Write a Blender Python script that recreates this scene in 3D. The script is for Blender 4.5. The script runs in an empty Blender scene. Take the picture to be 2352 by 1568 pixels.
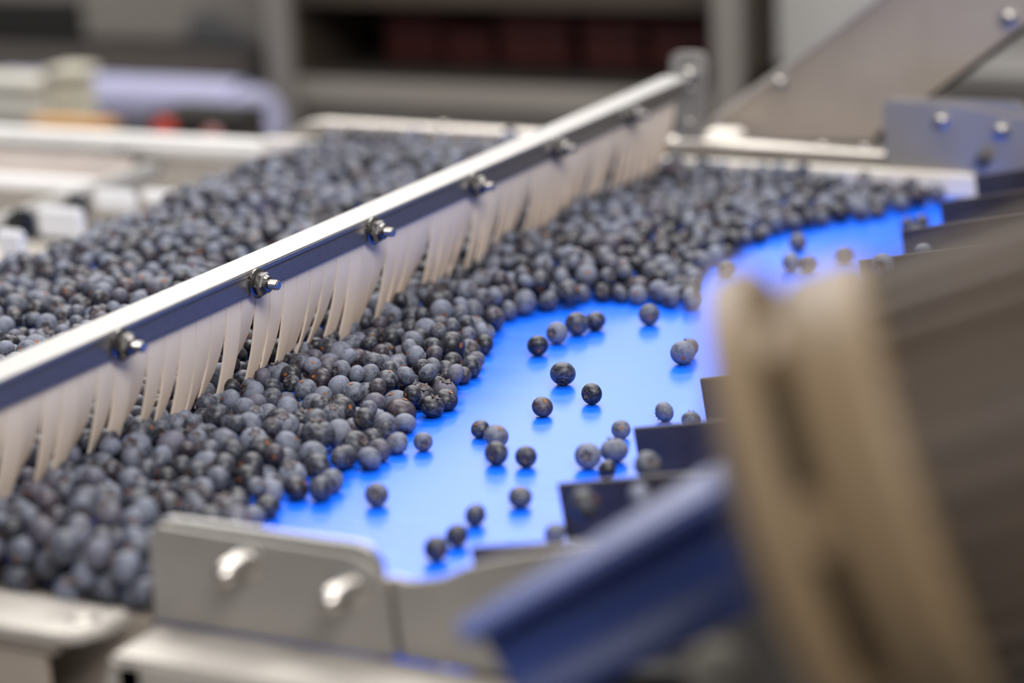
import bpy, bmesh, math, random
import numpy as np
from mathutils import Vector, Matrix, Euler, Quaternion

random.seed(3)
rng = np.random.default_rng(11)
SC = bpy.context.scene
COL = SC.collection
PI = math.pi

# ---------------------------------------------------------------- camera
CAM = np.array((0.6578, -1.1647, 0.4178))          # metres; belt surface is z = 0, x runs along the belt, y across it
FPX = 5340.4
def _axes(yaw, pitch, roll):
    f = np.array([-math.sin(yaw)*math.cos(pitch), math.cos(yaw)*math.cos(pitch), -math.sin(pitch)])
    r = np.array([math.cos(yaw), math.sin(yaw), 0.0]); u = np.cross(r, f)
    return np.array([r*math.cos(roll)+u*math.sin(roll), -r*math.sin(roll)+u*math.cos(roll), f])
RA = _axes(math.radians(27.4011), math.radians(15.88454), math.radians(-2.82945))
cam_d = bpy.data.cameras.new('camera')
cam = bpy.data.objects.new('camera', cam_d); COL.objects.link(cam)
m = Matrix.Identity(4)
for i in range(3):
    m[i][0], m[i][1], m[i][2], m[i][3] = RA[0][i], RA[1][i], -RA[2][i], CAM[i]
cam.matrix_world = m
cam_d.sensor_width = 36.0; cam_d.lens = FPX*36/2352
cam_d.clip_start = 0.02; cam_d.clip_end = 60
cam_d.dof.use_dof = True; cam_d.dof.focus_distance = 1.395; cam_d.dof.aperture_fstop = 2.8
cam_d.dof.aperture_blades = 0
SC.camera = cam

# ---------------------------------------------------------------- light and exposure
W = bpy.data.worlds.new('hall_light'); SC.world = W; W.use_nodes = True
bg = W.node_tree.nodes['Background']; bg.inputs['Color'].default_value = (0.93, 0.95, 1.0, 1); bg.inputs['Strength'].default_value = 0.26
def area(name, loc, size, energy, target, color=(1, 0.97, 0.93)):
    d = bpy.data.lights.new(name, 'AREA'); d.shape = 'RECTANGLE'; d.size, d.size_y = size; d.energy = energy; d.color = color
    o = bpy.data.objects.new(name, d); COL.objects.link(o); o.location = loc
    o.rotation_euler = (Vector(target)-Vector(loc)).to_track_quat('-Z', 'Y').to_euler()
    return o
area('ceiling_lamp', (-0.2, 0.4, 2.1), (2.4, 0.5), 45, (-0.2, 0.4, 0))
area('ceiling_lamp', (-0.9, 2.2, 2.0), (3.2, 0.6), 70, (-0.4, 1.2, 0))
area('ceiling_lamp', (1.6, -1.4, 2.0), (1.6, 0.8), 68, (0.0, 0.0, 0))
area('belt_glare_light', (-2.0, 5.6, 2.15), (5.0, 1.5), 58, (0.1, 0.2, 0), (1.0, 0.96, 0.98))  # area light added for the pale glare on the belt; no window built
SC.view_settings.view_transform = 'Standard'; SC.view_settings.look = 'None'
SC.view_settings.exposure = 0.35; SC.view_settings.gamma = 1.0; SC.view_settings.use_curve_mapping = False
SC.cycles.use_denoising = True
SC.cycles.max_bounces = 8; SC.cycles.glossy_bounces = 4; SC.cycles.diffuse_bounces = 4; SC.cycles.transmission_bounces = 4
SC.cycles.sample_clamp_indirect = 6

# ---------------------------------------------------------------- points on real planes
def ray(px, py):
    d = np.array([(px-1176)/FPX, -(py-784)/FPX, 1.0]); return d @ RA
def onz(px, py, z=0.0): d = ray(px, py); return CAM + d*((z-CAM[2])/d[2])
def ony(px, py, y): d = ray(px, py); return CAM + d*((y-CAM[1])/d[1])
def onx(px, py, x): d = ray(px, py); return CAM + d*((x-CAM[0])/d[0])
def deep(px, py, D): return CAM + ray(px, py)*D

# ---------------------------------------------------------------- materials
def mat(name, base, rough=0.5, metal=0.0, spec=0.5, var=0.0, scale=40, bump=0.0, base2=None, stretch=None, coat=0.0, rvar=0.0):
    M = bpy.data.materials.new(name); M.use_nodes = True
    N, L = M.node_tree.nodes, M.node_tree.links
    p = N['Principled BSDF']
    p.inputs['Base Color'].default_value = (*base, 1); p.inputs['Roughness'].default_value = rough
    p.inputs['Metallic'].default_value = metal; p.inputs['Specular IOR Level'].default_value = spec
    p.inputs['Coat Weight'].default_value = coat
    if var or bump or base2 or rvar:
        tc = N.new('ShaderNodeTexCoord'); mp = N.new('ShaderNodeMapping'); L.new(tc.outputs['Object'], mp.inputs['Vector'])
        if stretch: mp.inputs['Scale'].default_value = stretch
        nz = N.new('ShaderNodeTexNoise'); nz.inputs['Scale'].default_value = scale; nz.inputs['Detail'].default_value = 5
        L.new(mp.outputs['Vector'], nz.inputs['Vector'])
        b2 = base2 or tuple(c*(1-var) for c in base)
        mx = N.new('ShaderNodeMix'); mx.data_type = 'RGBA'
        cr = N.new('ShaderNodeMapRange'); cr.inputs['From Min'].default_value = 0.35; cr.inputs['From Max'].default_value = 0.65
        L.new(nz.outputs['Fac'], cr.inputs['Value']); L.new(cr.outputs['Result'], mx.inputs['Factor'])
        mx.inputs['A'].default_value = (*base, 1); mx.inputs['B'].default_value = (*b2, 1)
        L.new(mx.outputs['Result'], p.inputs['Base Color'])
        if rvar:
            r = N.new('ShaderNodeMapRange'); r.inputs['To Min'].default_value = rough-rvar; r.inputs['To Max'].default_value = rough+rvar
            L.new(nz.outputs['Fac'], r.inputs['Value']); L.new(r.outputs['Result'], p.inputs['Roughness'])
        if bump:
            b = N.new('ShaderNodeBump'); b.inputs['Strength'].default_value = bump; b.inputs['Distance'].default_value = 0.001
            L.new(nz.outputs['Fac'], b.inputs['Height']); L.new(b.outputs['Normal'], p.inputs['Normal'])
    return M
MT = dict(
    steel=mat('brushed_steel', (0.62, 0.60, 0.57), 0.36, 1, var=0.12, scale=60, rvar=0.06, stretch=(1, 6, 6)),
    steel_bright=mat('bright_steel', (0.31, 0.303, 0.293), 0.48, 1, var=0.06, scale=90, rvar=0.05, stretch=(8, 1, 8)),
    steel_plate=mat('satin_plate', (0.40, 0.375, 0.35), 0.48, 0.65, var=0.12, scale=25, rvar=0.06),
    steel_warm=mat('warm_satin_steel', (0.47, 0.405, 0.345), 0.5, 0.5, var=0.12, scale=20, rvar=0.06),
    steel_matt=mat('matt_blasted_steel', (0.47, 0.44, 0.405), 0.55, 0.5, var=0.08, scale=60),
    bolt=mat('polished_bolt_steel', (0.44, 0.415, 0.39), 0.30, 1),
    nut=mat('nut_steel', (0.20, 0.19, 0.185), 0.25, 1),
    bar=mat('dark_rolled_steel', (0.145, 0.135, 0.13), 0.32, 0.6, var=0.12, scale=60, rvar=0.05, stretch=(1, 3, 6)),
    strip=mat('cream_strip', (0.84, 0.77, 0.69), 0.45, 0, var=0.06, scale=30),
    white=mat('white_plastic', (0.80, 0.80, 0.82), 0.45, 0, var=0.05, scale=30),
    pale=mat('pale_painted_steel', (0.64, 0.63, 0.62), 0.5, 0, var=0.06, scale=20),
    railbar=mat('rail_bar_steel', (0.50, 0.465, 0.43), 0.42, 0.9, var=0.08, scale=40),
    greybar=mat('grey_bar_steel', (0.33, 0.32, 0.31), 0.5, 0.2, var=0.08, scale=40),
    cream=mat('cream_plastic', (0.70, 0.66, 0.60), 0.5, 0, var=0.05, scale=20),
    black=mat('black_rubber', (0.018, 0.017, 0.016), 0.42, 0, var=0.3, scale=60),
    lane=mat('black_lane_plastic', (0.040, 0.033, 0.028), 0.42, 0, var=0.35, scale=40),
    dark=mat('opening_shade', (0.012, 0.011, 0.01), 0.7, 0),  # near-black that paints the shade of openings
)

# ---------------------------------------------------------------- mesh helpers
def link(name, me, parent=None, material=None, smooth=None):
    o = bpy.data.objects.new(name, me); COL.objects.link(o)
    if material is not None and not me.materials: me.materials.append(material)
    if parent is not None: o.parent = parent
    return o
def tag(o, label=None, cat=None, group=None, kind=None):
    if label: o['label'] = label
    if cat: o['category'] = cat
    if group: o['group'] = group
    if kind: o['kind'] = kind
    return o
def empty(name, label, cat, loc=(0, 0, 0), group=None):
    o = bpy.data.objects.new(name, None); COL.objects.link(o); o.location = loc; o.empty_display_size = 0.02
    tag(o, label, cat, group); return o
def finish(bm, name, parent, material, smooth_angle=40):
    bmesh.ops.recalc_face_normals(bm, faces=bm.faces)
    me = bpy.data.meshes.new(name); bm.to_mesh(me); bm.free()
    if smooth_angle:
        me.polygons.foreach_set('use_smooth', [True]*len(me.polygons))
        me.set_sharp_from_angle(angle=math.radians(smooth_angle))
    off = Vector((0, 0, 0))
    if parent is not None and parent.parent is None and parent.type == 'EMPTY':
        off = Vector(parent.location)
    elif parent is not None:
        off = Vector(parent.location) + (Vector(parent.parent.location) if parent.parent else Vector((0, 0, 0)))
    # put the origin at the mesh's own base
    cs = np.empty(len(me.vertices)*3, np.float32); me.vertices.foreach_get('co', cs); cs = cs.reshape(-1, 3)
    org = np.array([(cs[:, 0].min()+cs[:, 0].max())/2, (cs[:, 1].min()+cs[:, 1].max())/2, cs[:, 2].min()])
    cs -= org; me.vertices.foreach_set('co', cs.ravel()); me.update()
    o = link(name, me, parent, material); o.location = Vector(org.tolist()) - off
    return o
def bev(bm, w, seg=2):
    if w: bmesh.ops.bevel(bm, geom=list(bm.edges), offset=w, segments=seg, affect='EDGES', clamp_overlap=True)
def box_bm(lo, hi, b=0.0, bm=None, seg=2):
    bm = bm or bmesh.new()
    t = bmesh.new(); bmesh.ops.create_cube(t, size=1.0)
    for v in t.verts:
        v.co = Vector([(lo[i]+hi[i])/2 + v.co[i]*(hi[i]-lo[i]) for i in range(3)])
    bev(t, b, seg)
    me = bpy.data.meshes.new('t'); t.to_mesh(me); t.free(); bm.from_mesh(me); bpy.data.meshes.remove(me)
    return bm
def box(name, lo, hi, material, parent=None, b=0.001, seg=2): return finish(box_bm(lo, hi, b, seg=seg), name, parent, material)
def fillet(pts, rad, n=5):
    out = []
    for i, p in enumerate(pts):
        r = rad[i] if isinstance(rad, (list, tuple)) else rad
        p = np.array(p, float); a = np.array(pts[i-1], float); c = np.array(pts[(i+1) % len(pts)], float)
        if r <= 0: out.append(p); continue
        u = (a-p)/np.linalg.norm(a-p); v = (c-p)/np.linalg.norm(c-p)
        r = min(r, np.linalg.norm(a-p)*0.48, np.linalg.norm(c-p)*0.48)
        for k in range(n+1):
            t = k/n; out.append(p + u*r*(1-t)**2 + v*r*t**2)
    return out
def slab_bm(pts, normal, thick, bevel=0.0006):
    """outline of 3-D points in a plane, extruded by thick along normal"""
    bm = bmesh.new(); n = Vector(normal).normalized()*thick
    a = [bm.verts.new(Vector(np.array(p, float).tolist())) for p in pts]; b = [bm.verts.new(v.co+n) for v in a]
    k = len(a); fa = bm.faces.new(a); fb = bm.faces.new(list(reversed(b)))
    for i in range(k): bm.faces.new((a[i], b[i], b[(i+1) % k], a[(i+1) % k]))
    if bevel:
        es = [e for e in bm.edges if (e in fa.edges or e in fb.edges)] if False else list(set(fa.edges) | set(fb.edges))
        bmesh.ops.bevel(bm, geom=es, offset=bevel, segments=2, affect='EDGES', clamp_overlap=True)
    return bm
def slab(name, pts, normal, thick, material, parent=None, bevel=0.0006):
    return finish(slab_bm(pts, normal, thick, bevel), name, parent, material, 30)
def lathe_bm(profile, org, axis, seg=20, bm=None, phase=0.0, cap=True):
    """profile: list of (s along axis, radius)"""
    bm = bm or bmesh.new(); ax = Vector(np.array(axis, float).tolist()).normalized(); org = Vector(np.array(org, float).tolist())
    u = ax.orthogonal().normalized(); w = ax.cross(u); rings = []
    for s, r in profile:
        if r < 1e-6: rings.append([bm.verts.new(org+ax*s)])
        else: rings.append([bm.verts.new(org+ax*s+(u*math.cos(phase+2*PI*k/seg)+w*math.sin(phase+2*PI*k/seg))*r) for k in range(seg)])
    for A, B in zip(rings, rings[1:]):
        for k in range(seg):
            k2 = (k+1) % seg
            if len(A) == 1 and len(B) == 1: continue
            if len(A) == 1: bm.faces.new((A[0], B[k2], B[k]))
            elif len(B) == 1: bm.faces.new((A[k], A[k2], B[0]))
            else: bm.faces.new((A[k], A[k2], B[k2], B[k]))
    if cap:
        if len(rings[0]) > 1: bm.faces.new(list(reversed(rings[0])))
        if len(rings[-1]) > 1: bm.faces.new(rings[-1])
    return bm
def lathe(name, profile, org, axis, material, parent=None, seg=20): return finish(lathe_bm(profile, org, axis, seg), name, parent, material, 35)
def dome_bolt(parent, org, axis, r=0.0055, h=0.006, material=None, washer=True, label=None):
    """domed cap bolt standing proud of a plate, with a washer under it"""
    pr = [(0, r), (h*0.45, r), (h*0.7, r*0.9), (h*0.88, r*0.62), (h, 0)]
    o = finish(lathe_bm(pr, org, axis, 16), 'bolt', parent, material or MT['bolt'], 50)
    if label: o['label'] = label
    if washer:
        finish(lathe_bm([(0, r*1.45), (h*0.16, r*1.45), (h*0.2, r*1.3)], org, axis, 18), 'washer', o, MT['steel'], 35)
    return o

# ---------------------------------------------------------------- the hall
def struct(o): o['kind'] = 'structure'; return o
struct(box('floor', (-5, -4, -1.0), (4, 6, -0.95), mat('concrete_floor', (0.30, 0.27, 0.24), 0.55, 0, var=0.25, scale=3), b=0))
struct(box('wall_back', (-5, 5.9, -0.95), (4, 6, 2.6), mat('hall_wall', (0.62, 0.62, 0.60), 0.7, 0, var=0.06, scale=2), b=0))

# ---------------------------------------------------------------- blue belt
def belt_material():
    M = mat('blue_belt', (0.004, 0.115, 0.86), 0.29, 0, spec=0.55, base2=(0.006, 0.13, 0.90), scale=12, stretch=(0.35, 6, 1), rvar=0.05)
    N, L = M.node_tree.nodes, M.node_tree.links; p = N['Principled BSDF']
    tc = N.new('ShaderNodeTexCoord'); mp = N.new('ShaderNodeMapping'); mp.inputs['Scale'].default_value = (25, 420, 25)
    nz = N.new('ShaderNodeTexNoise'); nz.inputs['Scale'].default_value = 1.0; nz.inputs['Detail'].default_value = 4
    b = N.new('ShaderNodeBump'); b.inputs['Strength'].default_value = 0.10; b.inputs['Distance'].default_value = 0.0006
    L.new(tc.outputs['Object'], mp.inputs['Vector']); L.new(mp.outputs['Vector'], nz.inputs['Vector'])
    L.new(nz.outputs['Fac'], b.inputs['Height']); L.new(b.outputs['Normal'], p.inputs['Normal'])
    return M
def make_belt():
    prof = [(-0.468, 0.0), (0.178, 0.0)]
    n = 8
    for k in range(1, n+1):
        a = PI*k/n; prof.append((0.178+0.02*math.sin(a), -0.02+0.02*math.cos(a)))
    prof.append((-0.468, -0.04))
    for k in range(1, n):
        a = PI*k/n; prof.append((-0.468-0.012*math.sin(a), -0.02-0.02*math.cos(a)))
    bm = bmesh.new(); y0, y1 = -0.3395, 0.622
    A = [bm.verts.new((x, y0, z)) for x, z in prof]; B = [bm.verts.new((x, y1, z)) for x, z in prof]; k = len(prof)
    for i in range(k): bm.faces.new((A[i], A[(i+1) % k], B[(i+1) % k], B[i]))
    bm.faces.new(A); bm.faces.new(B)
    o = finish(bm, 'conveyor_belt', None, belt_material(), 40)
    tag(o, 'smooth bright blue conveyor belt under the blueberries', 'conveyor belt')
make_belt()

# ---------------------------------------------------------------- blueberry positions (metres on the belt: x, y, z, radius)
PACK = (
530,2020,72,72, 654,2469,77,77, 135,1137,70,70, 131,1429,74,74, 173,1648,80,80, 241,1788,72,72, 567,604,80,80, 896,311,65,65, 718,5,64,64, 1097,1236,79,79, 1439,138,61,61, 1633,70,56,56,
548,-465,56,56, 714,-584,71,71, 855,-862,67,67, 1032,-849,62,62, 1325,-224,56,56, 1365,-757,74,74, 1461,-616,79,79, 1540,-887,56,56, 351,-787,56,56, 554,-1669,65,65, 1288,-1435,64,64, 1190,-1758,60,60,
1241,-2055,59,59, 1236,-2264,65,65, 1686,-1844,56,56, 584,3288,65,65, 783,4210,68,68, 951,3601,72,72, 1091,3576,68,68, 1260,3871,69,69, 1077,1383,69,69, 1359,5054,56,56, 1451,5124,60,60, 1489,4855,56,56,
98,-215,75,75, 115,-68,73,73, -197,599,74,74, -51,580,73,73, -217,1058,70,70, -90,181,73,73, -254,199,83,83, 93,-536,66,66, 229,-869,66,66, 208,-1033,68,68, 223,-1171,70,70, -72,320,67,67,
214,-1564,66,66, 228,-1699,70,70, 93,-1726,68,68, 7,-1857,77,77, 92,-2025,71,71, 107,-2185,68,68, 495,2467,71,71, 410,2862,67,67, -194,-3355,282,90, 163,-3358,226,84, -479,-3354,90,90, -138,-1115,151,100,
9,-3356,274,77, -316,-3306,157,92, 56,-3373,114,71, -434,-3376,240,69, -405,-3238,286,79, -189,-2998,322,71, -179,-3365,77,77, -173,2264,109,89, -529,-3321,318,65, -821,-1889,248,88, -390,2006,91,91, 279,-3373,124,72,
-607,-2944,314,75, 44,-1424,79,79, -69,-3382,161,62, 178,-2670,214,84, -2,-410,93,93, -361,-2975,332,70, -263,728,150,90, 125,-3206,257,69, -32,-1574,83,83, -106,-2802,279,75, -63,-2955,297,64, -198,-2034,184,71,
-779,-1168,209,82, -261,-1877,189,83, -173,2555,154,83, 438,4656,93,93, -78,-2632,253,65, 57,-707,87,87, -691,-1742,222,91, 52,-1023,84,84, -606,-2550,315,69, -78,-3189,264,77, -662,-2744,295,73, -493,-2389,258,75,
-316,-415,174,71, -9,-818,165,65, -103,-929,96,96, -186,-1730,160,78, -109,-1895,156,70, -750,-2029,236,66, -226,-1303,146,76, -342,-2014,190,74, -251,-1520,191,75, 774,5172,85,85, 124,-1315,109,60, -80,-1277,84,84,
-369,2213,174,81, -285,-2640,253,78, -130,-1579,185,58, -275,2144,73,73, -583,-514,196,69, -3262,183,322,88, -330,-1140,191,79, -329,-1689,209,73, -433,-3091,306,63, -295,-3095,268,81, -507,-2228,258,64, 375,3966,109,82,
-74,64,177,63, -619,-288,187,77, -483,-1543,195,90, 255,-2529,186,76, -661,-2329,271,67, -331,-1282,227,58, 3,-1972,143,55, -524,-3177,327,60, -572,1163,234,78, -160,-60,186,62, 924,5255,77,77, -484,-1400,264,58,
368,2567,79,79, -675,653,182,71, 245,2484,68,68, 16,246,127,63, 197,-2832,215,79, 1296,6014,80,80, -495,-1938,188,65, -19,2479,67,67, -218,-178,191,69, 407,-2735,177,69, 347,3370,91,91, -373,-1408,181,82,
-236,-674,152,81, -220,-2308,226,55, -277,277,207,65, -521,-1837,249,55, -211,-823,168,71, 362,3620,78,78, -573,-740,139,80, -848,-676,196,75, -461,-332,168,74, -47,2697,211,76, -212,-3207,289,59, 551,4782,72,72,
-107,-2305,192,62, -197,4146,192,90, -426,17,224,73, -696,-1003,215,68, -837,-2752,286,57, -690,1315,228,94, -872,-880,213,64, -580,2024,226,70, -894,-2019,284,63, -435,1848,69,69, 58,-2606,248,56, 319,-2647,203,58,
-461,-2131,193,61, 976,5516,89,89, 232,2772,148,82, -684,-1510,207,85, -2846,-34,279,74, -507,-223,238,63, -299,-2849,307,72, -889,1076,203,63, 287,4587,142,79, -642,-3110,326,60, -532,1661,196,67, -375,-265,238,55,
-205,-320,185,59, 1129,5618,70,70, -911,-1359,194,84, 106,-2432,173,81, 186,2625,85,85, -567,-37,258,61, -445,-2822,326,68, -241,3109,243,76, -352,1476,133,58, -921,-1692,257,83, -707,-686,177,68, -481,-1703,203,70,
26,77,78,78, -3018,285,295,80, -1,-267,146,58, -2706,390,375,94, -39,4101,185,74, 103,3262,165,78, -2441,624,384,66, -3075,-204,285,87, -922,-274,191,85, -21,2574,154,61, -494,-1269,211,81, -358,4208,226,79,
-3131,1529,332,72, 78,2641,178,60, -863,-2138,224,73, -155,2814,222,82, -696,433,201,60, -2630,258,396,59, -334,-2514,276,59, -238,-976,185,73, -2552,377,387,59, -787,221,172,99, -627,1585,241,63, 169,-3310,67,67,
-2544,2218,383,67, -2618,546,400,69, -356,-147,203,68, -508,1801,177,65, 113,2489,58,58, -127,-484,153,64, -90,5886,101,101, -715,-215,244,57, -363,2950,268,65, -410,-1826,185,74, -694,1905,201,87, -791,-345,215,65,
-709,-470,209,55, 26,-3087,263,57, 58,5946,178,76, -2981,-2,295,60, -586,2802,256,68, -981,-968,203,65, -669,2654,265,65, -829,1211,159,91, -53,-73,85,85, -3011,3171,353,73, -461,578,200,75, -584,-1643,245,56,
-948,-412,211,57, 101,2803,195,60, -384,772,221,56, -3256,1958,375,83, -416,2089,210,56, -221,414,188,55, 697,4999,66,66, -127,3352,193,71, 631,4891,89,63, 158,6055,192,72, -538,1522,145,81, -2688,1685,367,68,
-3890,1306,252,84, -585,-2010,225,55, -3082,156,314,64, -2839,1720,357,87, 426,5715,139,76, -1034,2272,154,84, 289,2939,103,81, -286,2588,231,57, -2681,70,344,61, 1000,5891,90,90, 71,-869,70,70, -3791,4192,354,83,
-900,-1545,233,62, -383,938,202,63, 77,-2284,157,69, -504,1285,184,71, -2772,3238,276,95, -770,-2548,283,55, -646,-1889,217,62, -270,2362,176,64, -2851,466,408,68, 222,5775,124,82, -3010,415,357,63, -682,2347,265,55,
81,-1196,72,72, -2410,385,354,79, -2729,2123,360,72, -232,878,79,79, -3494,1268,339,61, -325,-775,204,58, -470,2426,240,60, -276,1170,118,65, -452,2722,237,59, -2522,-857,373,61, -3197,373,293,88, -3306,4445,318,66,
334,3226,142,62, -3423,4354,273,89, -497,2980,276,66, 590,5375,90,90, 417,4365,61,61, -3004,5245,315,88, -3414,1484,376,61, 828,5411,88,88, 1019,5370,60,60, -3255,1280,301,91, -2705,1848,374,66, -3090,-56,302,61,
-829,437,177,75, 1199,5859,83,83, -3729,1128,267,58, 1205,5719,114,60, -358,1097,181,61, -899,-2497,259,63, -3502,1393,366,62, -3799,2894,402,68, 456,2994,72,72, -2984,1812,439,56, -149,-1444,88,88, -3162,3456,380,77,
-894,916,190,55, -4240,2818,216,95, -2950,3643,305,82, -765,4322,188,94, -197,3587,198,76, -2568,5142,333,86, 217,4179,146,74, -320,582,170,68, -383,404,210,64, -3311,4912,345,70, -529,870,193,76, -802,-544,197,60,
-3900,4079,352,73, 19,3426,186,75, -3037,2333,358,77, -1020,779,176,56, -1020,927,188,57, -2569,3708,316,101, 87,3578,160,71, -2430,-762,337,76, -638,1026,238,55, -2554,1981,365,58, 296,3745,127,70, -676,-96,200,75,
61,-2841,235,58, -942,344,182,71, -3676,1639,390,62, -548,-1111,223,58, -2585,1282,360,73, -3134,3113,294,74, -2727,-223,231,91, 565,2627,78,78, -2761,932,317,87, -287,983,145,57, 543,4928,160,56, -312,4373,206,93,
-3175,1805,326,92, -3785,4536,385,62, -313,-2372,212,59, -3687,3120,421,61, -395,3544,218,75, -907,5094,182,84, -4028,1263,287,65, -130,-247,85,85, -2937,1295,298,71, -3287,1504,288,91, -641,5712,164,67, -910,5709,198,60,
-704,-864,206,61, -3420,3097,384,56, -51,-687,177,55, -3465,2661,366,66, -3835,1506,335,62, -2508,1641,345,62, 176,3082,101,101, -2569,3374,312,71, -835,-149,216,66, -3445,349,345,64, -460,3827,184,87, -68,-1726,70,70,
-3458,6062,340,73, -145,2408,64,64, -841,4125,228,71, -3338,4752,300,98, -3818,2646,304,84, -3128,3180,405,55, -3438,1734,337,86, -240,3442,215,74, -3222,3064,374,55, -679,930,166,72, 226,3339,169,56, -783,-1391,241,55,
-947,-746,246,55, -798,2370,207,76, -609,-3375,224,70, 337,4348,142,55, -2672,-623,336,66, -445,-546,183,56, -3640,764,266,65, 333,2678,144,55, 350,4253,66,66, -3778,6097,293,83, -502,4177,220,69, -419,-687,160,78,
229,-3226,162,73, -509,1930,158,65, -2886,1878,381,74, -420,5835,168,76, 720,5960,135,65, -457,-2682,290,63, -3288,3176,375,75, -408,1592,80,80, -195,-2186,180,64, 292,5042,168,58, -211,6115,169,64, -224,-2484,185,87,
-780,2542,286,55, 509,5825,156,63, -2871,4852,252,79, -3352,5849,282,85, -274,5094,164,69, -3114,1363,299,73, -20,2971,222,55, -2504,782,335,97, -97,-2423,206,55, 369,3827,59,59, 1116,5925,171,55, -739,2076,198,89,
-3130,4475,313,78, 93,2976,191,61, -2362,814,418,55, -901,4722,206,84, -2830,4986,312,73, -3257,1670,350,66, -499,243,216,57, -101,-2015,75,75, -109,5549,144,68, -3709,1274,259,75, -3333,2671,336,67, -275,-47,212,56,
-3003,1717,384,55, -926,1259,259,55, -480,2175,244,55, -2743,235,339,65, -3030,1147,326,58, -831,5510,109,79, -261,4003,186,66, -2404,-59,352,70, -714,4462,231,61, -2530,1496,354,55, -576,2378,248,57, -2740,1479,383,56,
-324,6026,172,71, -3597,4450,300,82, -2837,4349,273,70, -2520,-566,297,90, -843,-3043,274,77, -4029,3112,339,90, -3584,3078,366,63, -3948,3222,410,63, -745,1639,255,58, -3021,3509,351,76, 327,-2868,225,55, -2899,3241,366,60,
141,4353,162,70, -2712,3382,306,63, -3717,2747,353,68, 75,4778,189,59, 698,5472,127,60, 483,5291,153,59, -4214,1328,269,55, 213,3655,162,57, -998,-2045,180,84, -162,148,179,59, -3938,5897,323,71, -131,4599,179,62,
-319,2714,259,55, -949,1386,200,86, -3979,1063,278,55, -904,1517,224,55, -2819,3107,335,56, -3786,1385,307,58, -225,4537,217,56, -57,-2187,97,97, 167,4687,167,61, -960,5547,181,69, -658,4098,193,86, -3322,1822,373,63,
-2838,1364,340,57, -3662,4292,310,87, -594,5900,135,69, -933,5978,201,88, -2646,4998,360,67, -768,2814,255,70, -405,5446,135,77, -3158,2050,427,62, -3033,5058,320,55, -2600,4686,278,79, -2662,2669,354,56, -402,3092,237,85,
-47,6043,193,68, -4025,4441,404,55, -46,-3323,56,56, -631,4746,214,79, -3692,5889,285,62, -3816,5864,305,57, -2523,4796,339,68, -410,-855,134,67, -2910,2570,328,60, -754,1494,196,98, -2889,368,313,74, -3892,2780,339,72,
-2550,3554,339,55, -445,-1036,175,77, -4537,5906,187,78, -113,-3051,205,78, -2904,2021,383,70, -3095,1680,333,56, -3657,4929,378,55, -779,-2418,245,81, -3332,3058,298,72, -3078,1018,324,79, 120,5671,145,65, -1022,2416,196,67,
-866,3330,193,79, -475,2541,185,68, -513,4307,250,64, -3025,4315,308,65, 370,3115,73,73, -561,1399,209,59, -2849,2219,371,66, 463,5150,95,95, -2599,-184,292,55, -3652,3654,353,75, -3538,1146,295,59, -139,3947,148,72,
236,4022,123,64, -2757,3676,321,80, -2753,2578,340,73, -2813,595,381,69, -3353,3654,393,66, -823,686,176,55, -2678,3521,312,80, -185,319,129,62, -1004,1180,191,75, -418,5211,104,104, -522,1030,181,74, -518,3369,240,74,
-3636,913,204,97, -309,90,178,72, 112,3935,163,73, -804,5740,162,55, -3384,1599,353,60, -3411,1093,285,78, -607,6003,203,55, -715,-3305,104,104, -745,6101,176,79, -3616,1461,373,60, -2574,-64,321,55, 172,4864,137,79,
-3072,535,344,72, -455,1392,84,84, -747,5645,82,82, -3519,4998,365,63, 243,3464,156,63, -44,443,58,58, -3495,5933,261,82, -3116,4787,272,77, 158,3816,178,55, -828,3788,200,74, -588,5549,89,89, -581,89,201,78,
-795,3051,228,65, -33,4398,159,60, -3936,1684,337,65, -3694,1785,358,66, -620,3608,256,59, 869,5840,126,55, -3352,801,266,86, -3898,5771,255,77, -2873,3368,325,75, -3384,1375,313,68, 684,5760,133,55, -8,4652,160,73,
-685,1748,218,71, -3664,2939,341,87, -2792,82,302,55, -638,-1240,195,65, -3567,2516,346,67, -897,107,186,59, 15,4265,96,96, -494,-2567,234,69, -930,5299,173,79, -597,-924,165,68, 809,5722,84,84, -2872,195,273,86,
-3135,5964,282,82, -2422,931,388,81, -3104,4915,304,55, -8,-2735,183,78, -2878,4654,248,78, -2504,5970,334,86, -228,2687,188,63, -791,3920,226,63, -3461,4218,304,55, -434,3999,217,55, -2658,4808,337,58, -3319,5140,321,55,
-3693,2555,308,71, -954,-2329,244,58, -238,3764,207,62, -3587,1915,349,70, -568,3984,214,60, -268,3263,208,83, -495,722,173,75, -2318,2341,373,78, -452,4422,249,63, -4301,4519,268,84, -741,3375,247,63, -3987,1395,299,55,
245,4438,85,85, -826,5860,167,66, 634,5094,109,55, 247,5464,153,55, -931,1646,217,76, -4481,2766,173,81, 229,5347,142,58, -644,3299,266,60, -3860,1057,225,76, -2912,3826,302,78, -1028,519,188,59, -81,5130,185,64,
-3459,3330,380,59, -119,768,58,58, -4052,4336,365,60, -3172,2179,371,78, -179,452,73,73, -2731,1278,286,90, -3007,4663,280,55, -2598,1881,281,80, -3936,1168,250,61, -4116,5640,281,73, -2314,1099,375,82, -4174,5891,315,66,
-4016,5725,318,61, -511,2095,136,64, -3903,4461,353,78, -2916,2975,305,77, 55,4955,170,73, -3659,4751,347,64, -3441,2823,360,55, -341,5622,168,60, 57,4490,175,60, -4173,4448,332,75, 51,5141,154,71, -2839,4506,246,74,
78,5494,113,70, -3801,2112,314,75, -2862,5280,341,60, -3554,4099,301,91, -3499,3201,352,78, -140,4307,169,80, 399,4797,141,60, -3716,3251,360,86, -3591,2817,377,58, -2502,5268,351,57, -3948,1561,296,66, -644,3467,256,60,
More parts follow.
